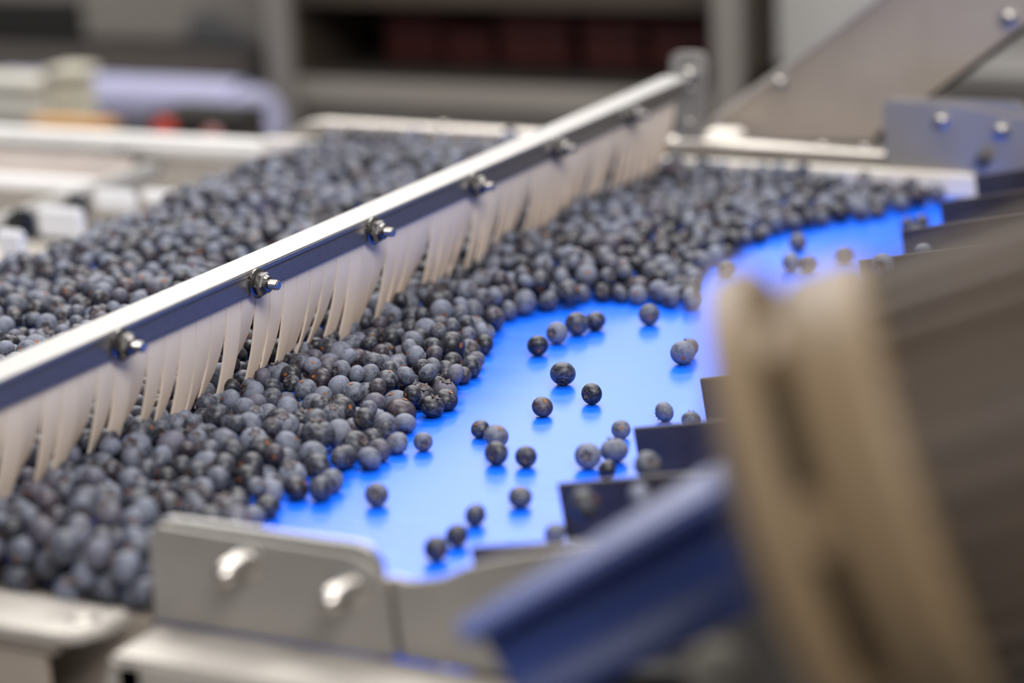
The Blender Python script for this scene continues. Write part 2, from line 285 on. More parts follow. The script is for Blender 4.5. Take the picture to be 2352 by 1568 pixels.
-188,-1608,72,72, 658,6124,158,56, -3874,3880,304,84, 406,5911,165,64, -2517,2494,327,73, -701,785,171,60, -897,-2836,216,68, -3463,4478,334,55, -1039,230,189,55, -4323,4376,239,60, -2941,6106,285,60, -112,3056,168,81,
-488,4872,162,88, -598,483,148,61, -4266,1533,236,72, -3771,884,268,55, -3948,2579,286,62, -2868,1580,364,56, -3263,657,280,66, -2511,5395,348,68, -3111,674,342,73, -370,2655,153,77, -667,2493,195,98, -1152,136,123,81,
-2940,4230,287,57, -166,4799,176,56, -714,5926,174,59, -3829,1987,350,59, 59,3757,156,59, -3243,3333,380,70, 571,5708,80,80, -3400,3530,412,55, -3616,4583,345,58, 410,4486,57,57, -2846,-299,277,58, 222,3253,72,72,
-2725,4610,197,88, -2691,-39,248,84, -3080,2795,313,65, -2537,278,319,62, -519,3639,208,57, -3186,56,297,59, -321,-267,96,96, 206,5195,101,101, -4072,6034,314,72, 355,5316,84,84, -3297,5607,251,80, 177,5011,131,66,
-3905,4688,393,64, -4605,4480,164,75, -578,2178,191,57, -3946,4577,401,55, -765,46,174,76, -3526,4747,305,74, -40,4836,155,74, -2396,2119,315,89, -2650,2785,319,65, -3785,1625,352,55, -2651,837,328,59, -3402,629,254,79,
-3834,3653,295,74, -2587,2099,335,68, -3215,2969,285,75, 499,5985,156,55, -2487,34,364,56, -1164,-937,147,73, -2749,1978,326,78, -1003,2540,220,61, -2401,3653,336,77, -2988,2682,296,80, -840,4928,178,56, -3841,766,284,58,
-696,-553,90,90, -1078,-428,172,76, -4262,1225,253,58, -1116,-1081,173,81, -2196,722,424,65, -874,3465,232,55, -530,3135,279,55, -416,3246,236,69, -870,2507,191,80, -120,3781,159,66, -914,-32,178,79, -375,4666,211,55,
-3782,4748,357,59, -4200,2552,226,81, -1006,-2601,201,65, -558,2669,196,66, -2604,3238,256,72, -3842,2446,264,78, -3771,3027,384,58, -3518,3646,388,63, -508,4644,201,81, 47,2589,57,57, 34,-2970,188,82, -949,4473,233,81,
-607,3049,206,81, -3387,2235,336,88, -2549,6113,364,66, -3161,5032,274,78, -152,-3261,168,63, -3324,2792,322,55, -2519,140,346,55, -3359,3416,373,71, -2858,799,347,66, -180,5768,163,59, -3368,2375,379,59, -3922,1853,328,67,
-249,5441,162,63, 869,5995,96,78, -1093,645,177,76, -2792,2763,335,65, -2684,1050,333,55, 451,4901,74,74, -994,-833,161,76, -20,-2525,180,76, -635,3758,222,64, -2609,2920,266,85, -2701,3023,303,57, -3621,5676,251,60,
-3730,4635,321,69, -4393,6039,239,77, -728,-1328,155,65, -571,5278,116,62, -174,5247,165,66, -3139,4623,226,93, -2818,6081,278,66, -2723,2269,314,81, -3179,2662,283,76, -706,3191,174,95, -1005,-2743,174,80, -3297,6014,228,83,
-975,-520,171,61, -3936,936,237,68, -3799,4358,340,69, -3250,4625,330,58, -942,3806,267,60, 159,-2985,254,60, -170,5654,166,55, 527,2800,63,63, 243,-2455,65,65, -332,-560,143,64, -2424,1891,314,76, -4215,5549,197,85,
-3605,5465,274,65, -1063,-2158,268,74, -3231,2334,312,98, -3568,3407,350,78, -4289,5675,233,64, -3499,5719,211,74, 1088,5754,70,70, -3024,5865,290,55, -3305,4062,287,60, -2814,5820,279,61, -910,-1116,172,59, -4270,3207,204,87,
-900,3916,284,59, -3290,4265,204,85, -357,3927,185,55, -2457,2307,315,75, -3205,889,331,55, -1080,415,162,60, -36,3550,199,60, -78,4984,168,62, -3607,2292,317,60, 37,2741,83,83, -402,284,113,91, 400,5013,108,55,
-696,-3233,275,83, -3647,2079,310,80, -3200,3638,374,55, -2802,-419,301,55, -510,5720,86,86, -2459,5553,304,95, -3593,625,227,86, -351,2524,163,56, -3797,5240,313,74, -3880,3361,365,75, -2285,953,399,57, -3102,3299,376,56,
299,6061,117,71, -856,-2632,205,88, -458,2859,196,84, -2402,5716,337,80, -28,2866,150,73, -3668,6008,222,75, -3563,4886,309,69, -2726,5263,337,66, -3725,2298,289,62, 961,5687,71,71, -931,2677,241,84, -2595,2345,355,72,
-2944,656,365,77, -3478,2953,336,56, -3470,1871,358,55, -548,-3235,197,85, 134,4572,85,85, -2661,5846,274,88, -3368,6124,272,55, -3509,4622,331,55, -2952,1478,318,55, -360,2333,75,75, 836,5577,91,63, -4442,4458,187,88,
-296,4895,152,67, -3082,870,332,68, -3839,5431,305,74, -858,572,166,63, -188,42,85,85, 196,5940,88,88, -4067,1655,275,55, -3211,2811,250,81, -4353,2521,184,74, 361,5514,86,86, -3929,6037,292,72, 451,5410,144,63,
-1056,1972,183,73, -4279,2670,242,61, -2369,-335,352,55, -144,5378,155,60, 598,6030,79,79, -2492,-990,299,95, -305,2818,182,73, -563,6111,161,67, -2893,5521,315,61, -2830,1482,296,69, -2963,908,343,56, -3495,3963,338,61,
-4411,4283,189,76, -3439,5590,210,64, -969,-1222,184,63, -3000,4965,203,98, -500,1714,72,72, -2974,1626,278,87, -2393,-212,320,75, -229,5871,170,55, -324,1288,70,70, -2483,2667,305,81, -2728,4779,219,81, -2519,4943,294,86,
-3963,5497,299,66, -4159,2955,237,56, -3942,3552,345,65, -307,5744,89,89, -3038,4127,236,93, -3726,1912,285,84, -3842,3145,352,79, -3437,4870,334,60, -813,994,93,93, -885,3167,197,84, -2598,3938,290,81, -3090,5473,315,61,
-4602,2309,77,77, -3091,3618,372,55, 274,4745,85,85, -776,-239,142,64, -3339,482,260,82, -3482,3070,264,81, -1073,-1322,212,72, -116,-747,78,78, 441,2690,55,55, 1,5623,79,79, -827,-1471,178,55, -3225,4391,238,60,
-3521,3791,342,88, -3599,384,350,73, -708,5142,151,55, -899,1798,161,88, -437,145,177,64, -662,3890,170,80, -3589,2700,315,73, -3303,954,301,66, -2693,5433,306,75, -344,-972,78,78, -931,3030,262,75, -4122,4757,334,83,
-737,2228,193,62, -3054,1914,394,75, -4414,1564,196,77, -1016,120,160,61, -3702,1538,299,77, -4263,6027,302,67, -3127,5813,258,65, -892,2823,217,60, -2700,-482,275,68, -2990,4418,249,58, -915,3595,207,76, -2639,1418,315,79,
-4276,4216,195,75, -3981,5036,307,64, 95,4082,91,91, -69,-594,80,80, -625,-2456,194,86, -3101,1237,321,55, 289,4945,75,75, -842,1932,186,59, -4162,2258,221,79, -3521,806,234,62, 24,3105,172,62, -2327,-1002,348,64,
-2327,118,362,55, -565,608,83,83, -249,4688,156,84, -992,-2436,194,66, -3581,5315,276,69, -3377,2899,284,70, -3057,2972,268,56, -3498,2130,324,64, -2312,719,352,71, -73,-3196,75,75, -230,-2780,196,76, -3421,1242,233,71,
-3063,6093,205,86, -2616,3092,249,64, 624,5209,68,68, 21,-3248,173,71, -4047,3803,287,60, -3603,1366,287,68, -431,2334,183,55, -3351,2487,337,59, 341,2754,59,59, -4052,2675,213,87, -1019,-664,166,79, -3626,1154,217,59,
-4296,5897,207,97, -629,4558,205,66, -2622,1574,298,77, -3576,6109,272,71, -3288,-8,307,61, -4614,6115,169,65, -3523,1557,276,104, -3316,5026,251,77, -541,-2787,234,69, -3357,5271,293,55, 623,5868,80,80, -3931,5308,255,86,
-2901,1009,281,77, -3127,3729,322,71, -160,4471,157,55, -3408,233,279,72, -2706,686,341,75, -194,-1849,63,63, -948,-1820,162,79, -1101,1070,175,63, -2458,-387,294,62, -486,5949,177,57, -3299,4554,222,80, -2627,181,289,73,
-3625,515,316,59, -26,3223,162,55, -2379,3799,349,55, -2409,4737,334,59, 534,5534,78,78, -244,2962,186,81, -3603,5833,190,81, -794,-952,134,68, -4588,4259,133,92, -585,4420,202,78, -610,4258,152,70, -3182,2518,319,72,
-3080,3907,287,56, 698,5603,78,78, -2876,-156,207,72, -2861,5635,283,61, -3630,3920,335,79, -3596,1706,316,66, -3613,5124,346,61, -4089,2375,261,64, -493,-3201,63,63, -2752,1574,327,55, -4365,1438,218,60, -3380,79,351,71,
-3671,5255,339,56, -311,-2253,157,72, -835,799,135,65, -2957,5950,230,69, 134,3398,83,83, -2415,192,319,64, -4416,3166,160,71, -3054,2052,353,66, -2454,1104,355,59, -877,6124,127,55, -2883,-505,320,55, -851,-443,143,65,
-805,5351,83,83, -392,5009,93,93, -2701,3810,303,67, -2521,5802,320,60, -4056,3263,357,63, -4134,4159,218,78, -269,5319,92,70, -756,4663,170,76, -87,2646,68,68, -632,2304,156,73, -3132,4268,231,76, -2640,4248,242,69,
-2963,4011,287,55, -2808,2389,311,65, -3895,2983,296,100, -4065,4553,352,76, 747,6082,73,73, -116,3498,87,87, -2656,6082,244,98, -259,-2948,180,94, -443,-2294,166,66, -2572,52,278,67, -4533,5686,189,58, -3392,2032,340,64,
-218,2798,70,70, -988,3459,172,74, -3078,52,236,66, -470,-2936,209,97, -406,4095,142,70, -3996,2818,250,71, -1058,-298,208,55, 236,3880,83,83, -684,2913,185,76, -3227,5732,265,64, -3334,332,306,55, -2324,5279,372,55,
-3482,1380,197,83, -2920,3118,246,77, -3826,1597,232,76, -4504,4601,194,66, -450,6048,84,84, -1142,-770,198,83, -208,-399,76,76, -2765,5140,310,65, -2713,4393,231,60, -942,2899,295,60, -3827,5627,243,55, -913,-1675,88,88,
-929,-1494,85,85, 197,-2605,88,59, -3216,4892,244,70, -2758,3968,286,73, -3181,3236,319,60, -4099,1503,259,58, -2910,2792,308,56, 67,5335,75,75, -1041,2109,91,91, -3932,4277,283,96, -958,860,82,82, 1004,6097,71,71,
-3757,5799,209,72, -987,-1917,274,75, -1099,-2669,240,57, -629,-3127,88,88, -2913,1158,271,71, -4018,2487,203,81, -921,4287,213,67, -2426,3492,264,102, -4056,5840,268,71, -3726,5029,325,77, -4569,3525,84,84, -462,459,89,89,
-4021,3937,224,90, -669,4915,171,77, -779,-2906,222,69, -3001,3304,301,70, -4194,4619,321,71, -3285,3541,332,80, -3415,4572,294,57, -2582,-738,278,90, -2446,3994,306,65, -1072,-1700,287,71, -3434,5077,311,64, -4096,4275,274,57,
-3318,3766,340,62, -2232,5479,398,61, -1129,2181,197,55, -42,5246,123,73, -3017,-79,167,94, -3216,5186,225,93, -3453,4664,204,76, -2545,1003,291,91, -946,5805,138,59, -3428,944,241,74, -2686,-359,268,56, -3496,457,267,78,
-4038,3419,301,104, -1118,-2450,221,62, 133,2889,83,83, -171,-2642,134,86, -532,348,149,55, -418,2555,65,65, -3203,5451,238,76, -4275,2994,170,83, -4284,4762,286,85, -3882,4926,310,68, -3159,3996,256,67, -4035,2260,279,60,
-4172,6116,269,64, -4386,2860,209,56, 1147,6120,55,55, -51,4521,84,84, -13,3867,88,88, -525,-595,82,82, -4596,2464,76,76, -573,-1399,160,78, -2858,4129,244,79, -2550,615,293,76, -520,2276,214,55, -3650,3514,353,57,
-710,5817,83,83, -314,5912,77,77, -522,2414,95,95, -682,-2619,198,86, -1142,907,123,81, -272,-1154,63,63, -3806,1192,179,75, -714,-2222,213,65, -653,5396,73,73, -3712,3400,288,79, -1174,-1,217,72, -1116,-190,225,63,
-3272,5330,237,62, -224,-551,67,67, -612,230,150,74, -1086,5212,182,84, -326,4568,172,58, 329,4113,74,74, -308,3087,89,89, -771,-1832,89,89, -797,-1621,187,74, 1120,5997,70,70, -3990,3671,264,86, -111,4163,64,64,
-376,-1266,89,89, -4449,2237,92,92, 163,3739,74,74, -218,-3229,64,64, -1206,440,88,88, -1044,1537,210,81, 80,-3179,68,68, -2585,5680,273,86, -949,1503,81,81, -512,2750,82,82, 563,5005,66,66, -493,-105,158,80,
-561,-1813,101,101, 83,4722,72,72, -691,1108,144,81, -3261,3175,200,95, -1128,1299,186,92, -4047,5423,209,78, -2537,478,319,64, -548,-3084,237,72, -4526,4106,172,72, -2246,-435,377,58, -1109,5948,82,82, -854,5793,62,62,
180,6107,66,66, -154,5065,80,80, -913,5640,78,78, -330,-3043,69,69, -4493,2071,79,79, 279,-2727,88,88, -2553,2202,221,90, -4226,2399,191,78, -2995,5601,263,78, -982,4152,175,80, -1148,-570,233,93, -1011,3710,203,74,
-4309,1310,193,55, -4417,5548,182,65, -3998,4843,350,68, -947,677,93,93, -259,2667,65,65, -51,5437,76,76, -3822,5962,200,87, -2989,5403,271,69, -4158,1250,165,80, -3479,4495,203,78, -1205,-2543,172,74, -2677,2454,277,85,
-978,3898,180,71, -4372,2658,158,66, 125,-3089,188,67, -3713,5364,270,72, -4062,1152,221,69, -782,2628,195,70, -2929,518,282,85, -2413,5855,327,59, -4164,1046,235,63, -242,5185,68,68, -29,-2376,87,87, -863,2194,99,99,
-1106,760,77,77, -3059,5128,214,75, -384,3396,164,82, -2472,1389,260,99, -1270,307,158,76, -902,4007,203,63, -4097,1372,236,74, -3641,2417,237,93, -2467,1749,260,81, -4381,5750,161,73, -2332,575,335,63, -2339,5002,348,55,
-4514,1651,184,55, -599,1851,78,78, -808,5983,84,84, 147,-2347,63,63, -37,3659,92,92, -807,4527,166,69, -503,-2045,99,74, -2795,-592,270,77, -2725,2729,234,61, -1049,-1525,209,90, -679,2752,134,93, -275,2460,76,76,
-2807,3473,247,72, -1028,2631,143,62, -2995,1814,285,84, -3702,3097,275,87, -257,-3168,158,55, -4156,3221,296,61, -618,2014,81,81, -1115,1454,85,85, -111,4727,78,78, -1210,1575,110,72, -2669,2063,202,92, -750,709,73,73,
-2944,5759,223,93, -309,447,118,61, -505,2232,83,83, -2903,5115,254,86, -1241,1031,159,82, -3991,1474,210,64, -3890,4780,301,67, -1099,-1830,228,74, -1153,523,199,61, -927,4192,291,55, -1100,1167,76,76, -403,836,90,90,
-418,5578,71,71, -162,4902,83,83, -568,2585,79,79, -547,-2358,82,82, 316,-2574,66,66, -2659,4086,218,95, -3720,4869,251,99, -1087,6053,177,61, -982,1030,105,80, -1182,2336,148,74, -1087,-2310,205,82, -402,-2472,156,85,
-1026,3324,200,68, -3173,539,204,101, -3531,1042,214,69, -3734,4045,279,92, -3868,4598,292,77, -1028,-1669,173,55, -103,-2906,182,68, -3146,236,220,75, -1164,-1626,221,63, -2709,4909,286,65, -2621,1155,289,75, -693,-3034,216,82,
-3212,1064,271,72, -1176,778,214,79, -1094,1752,183,80, -3017,2186,312,78, -2712,5579,276,56, -961,4073,294,64, -3838,3481,294,71, -4573,5489,195,55, -1021,5391,224,60, -3269,3877,291,68, -669,-1994,98,98, -4595,2604,64,64,
-1154,2901,85,85, 206,4289,64,64, -1080,-1765,85,85, -344,-1593,85,85, -119,-2794,83,83, -406,1009,80,80, -953,1716,55,55, -231,3363,82,82, -1372,2953,74,74, -198,-2325,81,81, -441,1178,87,87, -4471,1849,87,87,
-957,-2648,69,69, -418,-467,78,78, 485,-2868,67,67, -366,-2127,84,84, -1360,1577,82,82, -353,-38,89,89, -316,-1767,79,79, -652,367,82,82, -781,4158,86,86, -1293,2496,93,93, -4253,1711,131,91, -987,5427,86,86,
-1938,1914,213,82, -866,-1230,82,82, -597,789,79,79, -785,4815,95,95, -2405,2576,199,80, -404,-1933,78,78, -533,-996,68,68, -1259,-824,86,86, -576,-406,85,85, -1497,-2379,90,90, -768,-2663,69,69, -1108,292,85,85,
-245,5563,82,82, 210,-3106,75,75, -772,5026,91,91, 302,-3249,57,57, -1096,-14,84,84, -210,-2114,69,69, -722,3656,183,75, -916,-735,75,75, -826,1369,84,84, -1307,1694,147,62, -1341,3924,193,82, -1383,-678,81,81,
-615,1242,84,84, -2286,-979,186,104, -2088,-786,191,94, -1137,5828,193,83, -1254,3014,170,88, -1670,-1508,214,89, -1040,-979,75,75, -2105,2973,209,91, -969,-418,72,72, -894,-3242,80,80, -4560,3695,68,68, -1856,3374,208,92,
-1583,5318,215,92, -2218,-844,288,78, -686,5234,70,70, 310,5668,67,67, 770,5865,64,64, -44,3350,74,74, -1269,3219,196,88, -1672,-885,184,91, 131,-2892,81,81, -737,535,87,87, -579,3530,151,79, -2203,3312,202,93,
-1845,722,70,70, -2582,3573,177,93, -1859,-1301,207,84, -397,662,76,76, -3351,5473,158,92, -1202,-3107,84,84, -1058,2503,82,82, 263,-2971,150,87, -1407,616,96,96, -1448,2026,71,71, -2975,4537,198,72, -3543,4243,173,102,
-2310,3546,163,61, -1621,1397,167,90, -2421,-897,205,55, -4332,5360,164,86, -1026,-3303,55,55, -2478,3313,200,85, -1102,-829,67,67, -4602,5591,117,77, -942,-1944,74,74, -1479,2320,179,84, -1415,3038,190,75, -682,4483,86,86,
-1017,-143,139,77, -2185,2661,188,83, -1633,544,72,72, -2447,4661,212,90, -1037,2936,198,80, -1877,3132,177,77, -1429,435,176,103, -1693,3244,221,93, -3579,5566,181,76, -1320,-2,89,89, -2454,2827,212,104, -1555,689,124,70,
-1466,3458,185,75, -4594,1050,73,73, -4438,2434,84,84, -4577,2946,92,92, -829,-1995,137,66, -1468,-1628,175,77, -2570,-394,206,80, -1500,2147,142,78, -258,-1976,70,70, -1329,2647,164,77, -4600,2777,74,74, -595,5162,115,55,
-795,-810,124,72, -2013,-1058,175,82, -2416,490,219,92, -1837,-777,252,82, -1396,1452,190,87, -585,-1295,64,64, -3710,1418,191,85, -2033,-1622,171,83, -4147,1602,192,71, -293,6111,67,67, -58,4033,65,65, -1184,-2323,78,78,
-2357,-881,307,66, -2965,-306,190,89, -4236,1408,177,69, -1294,2828,72,72, -1558,3173,207,59, -1160,5602,188,70, -914,2379,89,89, -1582,2438,231,80, -1969,-674,317,97, -2124,-744,346,71, -3086,2733,179,81, -2053,1665,217,94,
-1527,2585,280,78, -755,3501,174,82, -2353,-659,276,66, -2034,2769,218,91, -3398,4139,213,81, -448,-2810,83,83, -2488,3009,195,80, -786,4024,153,64, -1761,483,150,90, -1591,3636,201,85, -1376,5270,230,99, -1508,1153,146,77,
-1336,3667,203,88, -1501,5071,190,85, -982,-2203,146,79, 367,-2846,117,62, -2071,1210,138,61, -994,4885,181,71, -1199,-2124,196,84, -1389,2442,218,73, -2392,4107,215,89, -331,3695,157,64, -646,-1106,149,65, -1794,3001,206,80,
-1116,-2666,111,69, -1607,5160,272,76, -1208,-126,133,82, -103,2762,106,55, -2122,1355,190,89, -1459,3589,195,56, -1236,3427,191,90, -3175,1635,239,76, -1931,3242,251,65, -1280,5119,128,58, -1385,-863,184,78, -3718,5575,217,68,
-1354,-1337,190,89, -1699,-600,192,79, -3006,-531,234,96, -1210,4895,174,73, -1927,-1599,298,85, -3882,4012,231,67, -2525,3142,182,59, -2297,4559,239,92, -392,-3151,152,80, -2208,498,182,74, -1048,-3177,68,68, -1586,-1747,191,90,
-2043,-496,305,74, -1230,2851,251,95, -1210,-2814,181,61, -1134,3934,164,89, -2636,751,213,85, -756,-2117,146,61, -1270,2207,186,86, -2065,-1213,189,79, -1427,2868,245,101, -1801,-472,205,83, -3500,5409,200,76, -1354,3517,269,77,
-1658,3477,220,80, -3265,306,165,72, -2506,4304,210,79, -2218,3159,283,80, -2093,3669,207,86, -1563,2986,221,79, -2160,-1099,264,87, -1517,-1519,269,74, -1278,1972,212,91, -1321,5001,217,86, -2284,3742,253,92, -1320,-994,179,68,
-2315,2067,186,71, -2896,1396,220,63, -1649,-1053,237,87, -1747,1613,183,91, -842,-2285,168,84, -2368,4344,242,68, -1088,4563,191,90, -1361,-2726,182,74, -1700,-1662,296,86, -1995,5358,240,92, -2306,-530,302,72, -1327,4089,190,82,
-1299,1306,182,77, -2082,-943,257,76, -955,-3130,177,81, -1631,2846,271,84, -1283,2351,251,71, -1176,4742,206,74, -1323,3098,287,72, -2166,1932,155,82, -1906,2673,236,69, -1790,1998,75,75, -1433,-43,219,87, -1714,3669,320,89,
-3770,4470,283,61, 374,-3125,78,78, -1682,5442,301,88, -3545,-112,219,91, -1170,3776,184,67, -1438,3796,182,76, -1184,-300,182,73, -1113,3171,217,76, -2172,-544,361,74, -1327,-1518,204,91, -640,-2882,177,79, -1873,2261,176,66,
-2301,803,208,96, -2430,4824,235,74, -1874,2857,288,104, -1786,5285,337,104, -1469,5399,270,58, -1911,-1048,284,67, -2171,1792,238,80, -2247,5049,247,89, -1489,3331,254,70, -1627,1765,148,78, -1206,5976,212,81, -1081,-2897,218,97,
-1807,-1436,262,71, 504,-3031,74,74, -1776,2596,332,87, -2383,2448,285,75, -756,-2761,183,74, -1886,4767,283,82, -1369,4766,239,87, -1128,3034,258,67, -1264,5696,232,76, -1326,-349,228,78, 4,-3111,149,62, -3358,126,213,63,
-2902,-421,250,56, -1639,1102,242,93, -1405,2083,254,82, -1633,2692,322,77, -2869,2114,249,96, -1223,-2684,207,72, -1140,5435,158,83, -1410,5546,166,56, -4380,4104,179,71, -1732,933,184,82, -1432,1933,234,69, -1969,-850,295,75,
-2804,3035,239,65, -1514,-651,194,74, -1336,2729,283,68, -1685,2074,197,103, -1756,-956,305,72, -2052,-1490,254,75, -2048,5218,344,90, -4353,1815,158,55, -2236,157,247,97, -1535,3524,299,74, -3142,-413,217,83, -2122,2374,201,70,
-1611,1546,198,61, -1355,3340,230,63, -2122,3809,279,73, -1944,4966,259,79, -2309,1926,222,75, -1472,3695,292,76, -2199,-975,345,66, -2269,-726,340,59, -1378,-1943,182,74, -1166,2536,164,57, -2405,663,245,82, 524,-3166,62,62,
-1712,-1295,288,84, -2330,284,288,66, -1601,-457,189,93, -1393,-1777,219,93, -2156,4045,236,80, -2910,2269,267,65, -4284,1105,204,72, -4040,1015,168,80, -1296,4379,217,72, -1244,-1897,221,74, -4505,3804,145,76, -1285,5505,191,76,
-603,-2126,178,69, 445,-3244,134,71, -2346,3344,266,66, -1896,-460,338,81, -2611,4483,198,79, -3539,3365,224,59, -2858,3721,219,66, -1648,-735,220,64, -1577,559,232,98, -2197,3547,243,77, -1784,1931,224,73, -2162,1519,241,88,
-1637,-155,210,88, -2140,5409,318,80, -1358,5596,271,65, -1597,-1919,216,83, -4171,4366,201,80, -3429,2744,251,80, -1262,-688,156,61, -1596,816,201,83, -2398,60,273,73, -2485,1878,182,70, -4444,3939,194,80, -2108,407,227,68,
-2082,5049,341,83, -1430,723,246,89, -3911,2299,227,80, -2478,4467,250,65, -2031,3166,243,55, -2301,4734,252,76, -1181,-411,269,67, -2457,6084,200,95, -2365,1569,254,64, -2945,4312,185,74, -969,-3358,172,86, -2396,3171,214,78,
-1478,-204,244,81, -1389,245,193,62, -2263,-7,333,81, -1575,-2265,159,64, -1447,-1068,201,72, -1501,988,176,74, -4499,3402,99,56, -1102,5020,185,83, -1758,2228,257,78, -1178,5508,270,56, -1516,-933,269,93, -1874,1772,264,82,
-1884,-942,379,76, -4135,3092,196,89, -2705,-915,184,59, -1347,-2576,244,88, -2777,2886,249,86, -3857,5054,268,68, -1377,1059,161,57, -1457,5516,331,76, -1253,1808,177,67, -1434,-440,252,63, -2330,1710,224,66, -1177,2088,150,59,
-368,4778,140,63, -1412,1782,182,79, -1622,1922,184,61, -2599,377,240,78, -1664,3081,271,68, -1298,-508,252,71, -2311,2667,281,74, -1465,-1381,309,79, -1288,532,186,68, -2010,302,246,77, -4011,4091,264,69, -3531,304,245,74,
-2081,-270,305,74, -2251,1408,256,56, -4355,2347,154,55, -2648,-894,312,83, -3386,-501,185,76, -2067,3471,200,74, -1579,946,311,87, -1761,312,179,77, -1058,5691,179,65, -1103,4394,239,86, -2197,318,285,62, -2721,1776,240,88,
-1832,805,194,79, -1279,3803,256,67, -4399,1183,202,64, -1237,4512,262,81, -827,-3386,189,58, -3555,3567,285,71, -1149,4079,265,89, -2219,-1363,266,86, -1216,1468,184,58, -1805,5014,260,69, -1275,99,204,70, -2602,4829,240,55,
-1914,2081,166,67, -3468,2418,283,86, -1313,5876,278,78, -1865,3533,264,76, -4605,5378,135,74, -1138,5701,268,55, -2713,541,282,82, -2084,5548,345,72, -1365,-2166,140,61, -1599,2228,246,81, -4544,4989,166,62, -1197,5124,214,61,
-2074,4679,292,78, -1283,-2385,178,76, -2410,5324,274,76, -1507,-543,285,67, -3522,39,303,83, -1059,2764,160,64, -2841,2660,252,75, -2026,3730,318,57, -2508,-259,241,72, -1777,651,188,83, -1973,-1816,328,92, -1251,-1096,195,56,
-1810,-599,304,79, -1628,5268,346,55, -1660,405,253,74, -1139,2654,225,78, -2290,4007,261,61, -1529,-2125,215,93, -2253,5193,317,69, -1450,5794,299,82, -1207,-1794,308,65, -1904,5103,295,67, -1535,1824,227,57, -2022,123,267,84,
-1967,2324,243,65, -3138,3560,256,82, -2087,-1314,277,55, -1536,-1167,265,76, -1347,-2078,249,79, -1808,5923,279,90, -1223,1169,225,72, -1469,-1984,304,84, -1204,1662,216,65, -1186,-1468,219,58, -2282,5809,311,74, -3129,-651,278,55,
-2328,1335,306,61, -1641,5639,298,66, -1427,-2276,212,84, -2407,5077,267,75, -1321,5753,341,60, -1730,-1152,315,62, -1384,1176,260,93, -1373,-716,234,77, -2298,5391,333,66, -2641,3423,202,69, -3278,-148,291,79, -2258,4130,262,55,
-1123,-2012,244,60, -4529,4777,170,64, -1818,81,235,82, -3748,677,232,77, -1477,5168,288,55, -1683,183,213,77, -1979,-127,239,85, -1389,978,239,55, -1627,-19,319,86, -1180,-3281,85,85, -1284,4219,291,88, -1691,729,311,86,
-1397,-1629,322,85, -1343,-1123,276,68, -2372,-1115,274,78, -1901,1573,269,90, -4152,5292,225,72, -3274,2094,293,76, -1196,5313,242,76, -1337,6104,200,75, -1072,4233,286,85, -1627,4393,234,79, -2080,5972,273,74, -1463,3136,262,55,
-1152,3308,251,68, -1378,2570,277,68, -2152,3426,296,63, -2644,-1045,320,67, -1874,-248,275,79, -2173,4142,330,55, -1983,3863,301,77, -2535,-1204,308,81, -2013,2648,302,58, -1205,-1231,166,68, -2800,-805,340,80, -2117,4332,331,72,
-4030,4429,257,84, -1529,1475,268,68, -1499,1079,315,67, -1700,-807,333,80, -3813,1740,288,79, -1733,4912,287,59, -1821,-723,405,81, -1679,-2199,293,91, -1228,3930,283,63, -1385,-597,321,71, -2241,-1221,297,62, -1936,682,236,85,
-2011,4843,285,63, -3932,1979,266,74, -2335,4900,293,59, -1940,-1169,226,57, -1220,4356,335,70, -1872,307,262,62, -2226,2268,256,87, -1308,827,275,73, -2007,3358,266,69, -2193,4798,301,59, -2236,639,244,83, -1557,4796,272,95,
-2003,1421,283,76, -1673,2343,334,82, -4184,4947,279,64, -1576,3637,347,55, -1807,-106,319,85, -1463,4155,270,88, -2082,1925,304,89, -1608,5776,347,83, -1597,4018,251,80, -2006,3567,291,72, -1843,-1723,316,66, -2275,3614,327,55,
-3667,2202,255,55, 351,-3174,214,69, -1888,188,318,70, -1529,-763,299,80, -1253,-214,263,64, -1394,2237,283,73, -1742,1007,306,61, -1248,2489,251,71, 488,-3124,174,62, -1767,5656,333,66, -1629,4647,300,73, -2040,5695,332,78,
-2096,3935,286,55, -1537,-414,342,76, -3873,621,285,70, -2243,1991,347,80, -2009,5844,302,75, -2383,5199,315,59, -1703,-425,325,79, -2000,2462,280,82, -1761,255,314,70, -1724,4091,328,85, -1109,-3110,219,80, -4383,3758,193,63,
-1449,4962,263,55, -1841,2348,309,78, -1246,650,238,68, -1608,-641,282,55, -1244,-1663,321,71, -858,-3271,258,79, -1780,-1933,302,84, -1983,1215,264,93, -2176,5284,363,55, -1727,4780,316,65, -1938,-1418,242,60, -1608,-2052,345,76,
-1582,-1271,332,55, -2109,563,255,65, -3531,-423,193,85, -1639,2511,357,76, -1837,2052,272,67, -4495,1447,188,65, -2097,-134,330,64, -1684,3844,343,89, -1358,5421,261,55, -1490,-2496,202,71, -1399,4013,294,64, -1070,2817,283,70,
-1239,-690,280,65, -1344,-1893,326,71, -2261,4323,322,65, -1734,-241,322,68, -1862,533,285,87, -2213,1659,264,62, -2021,5366,399,70, -1817,-2089,308,75, -2004,2155,239,71, -1249,-873,247,73, -1855,1321,274,63, -1673,-1821,295,63,
-1472,3907,263,64, -1647,1271,272,76, -2212,5716,368,55, -1553,4291,312,55, -1545,4511,321,89, -2276,456,305,72, -1517,-1829,311,70, -2005,972,342,95, -1856,1123,300,68, -1797,5514,352,57, -1905,4610,291,77, -2159,2539,288,78,
-3424,-117,301,55, -2357,6120,313,60, -2181,1013,323,85, -1727,1471,274,78, -2247,-197,304,72, -1717,4328,320,61, -1069,3826,245,60, -1989,4445,283,78, -3506,-273,239,75, -1502,-99,341,64, -2154,4553,318,72, -2022,787,345,88,
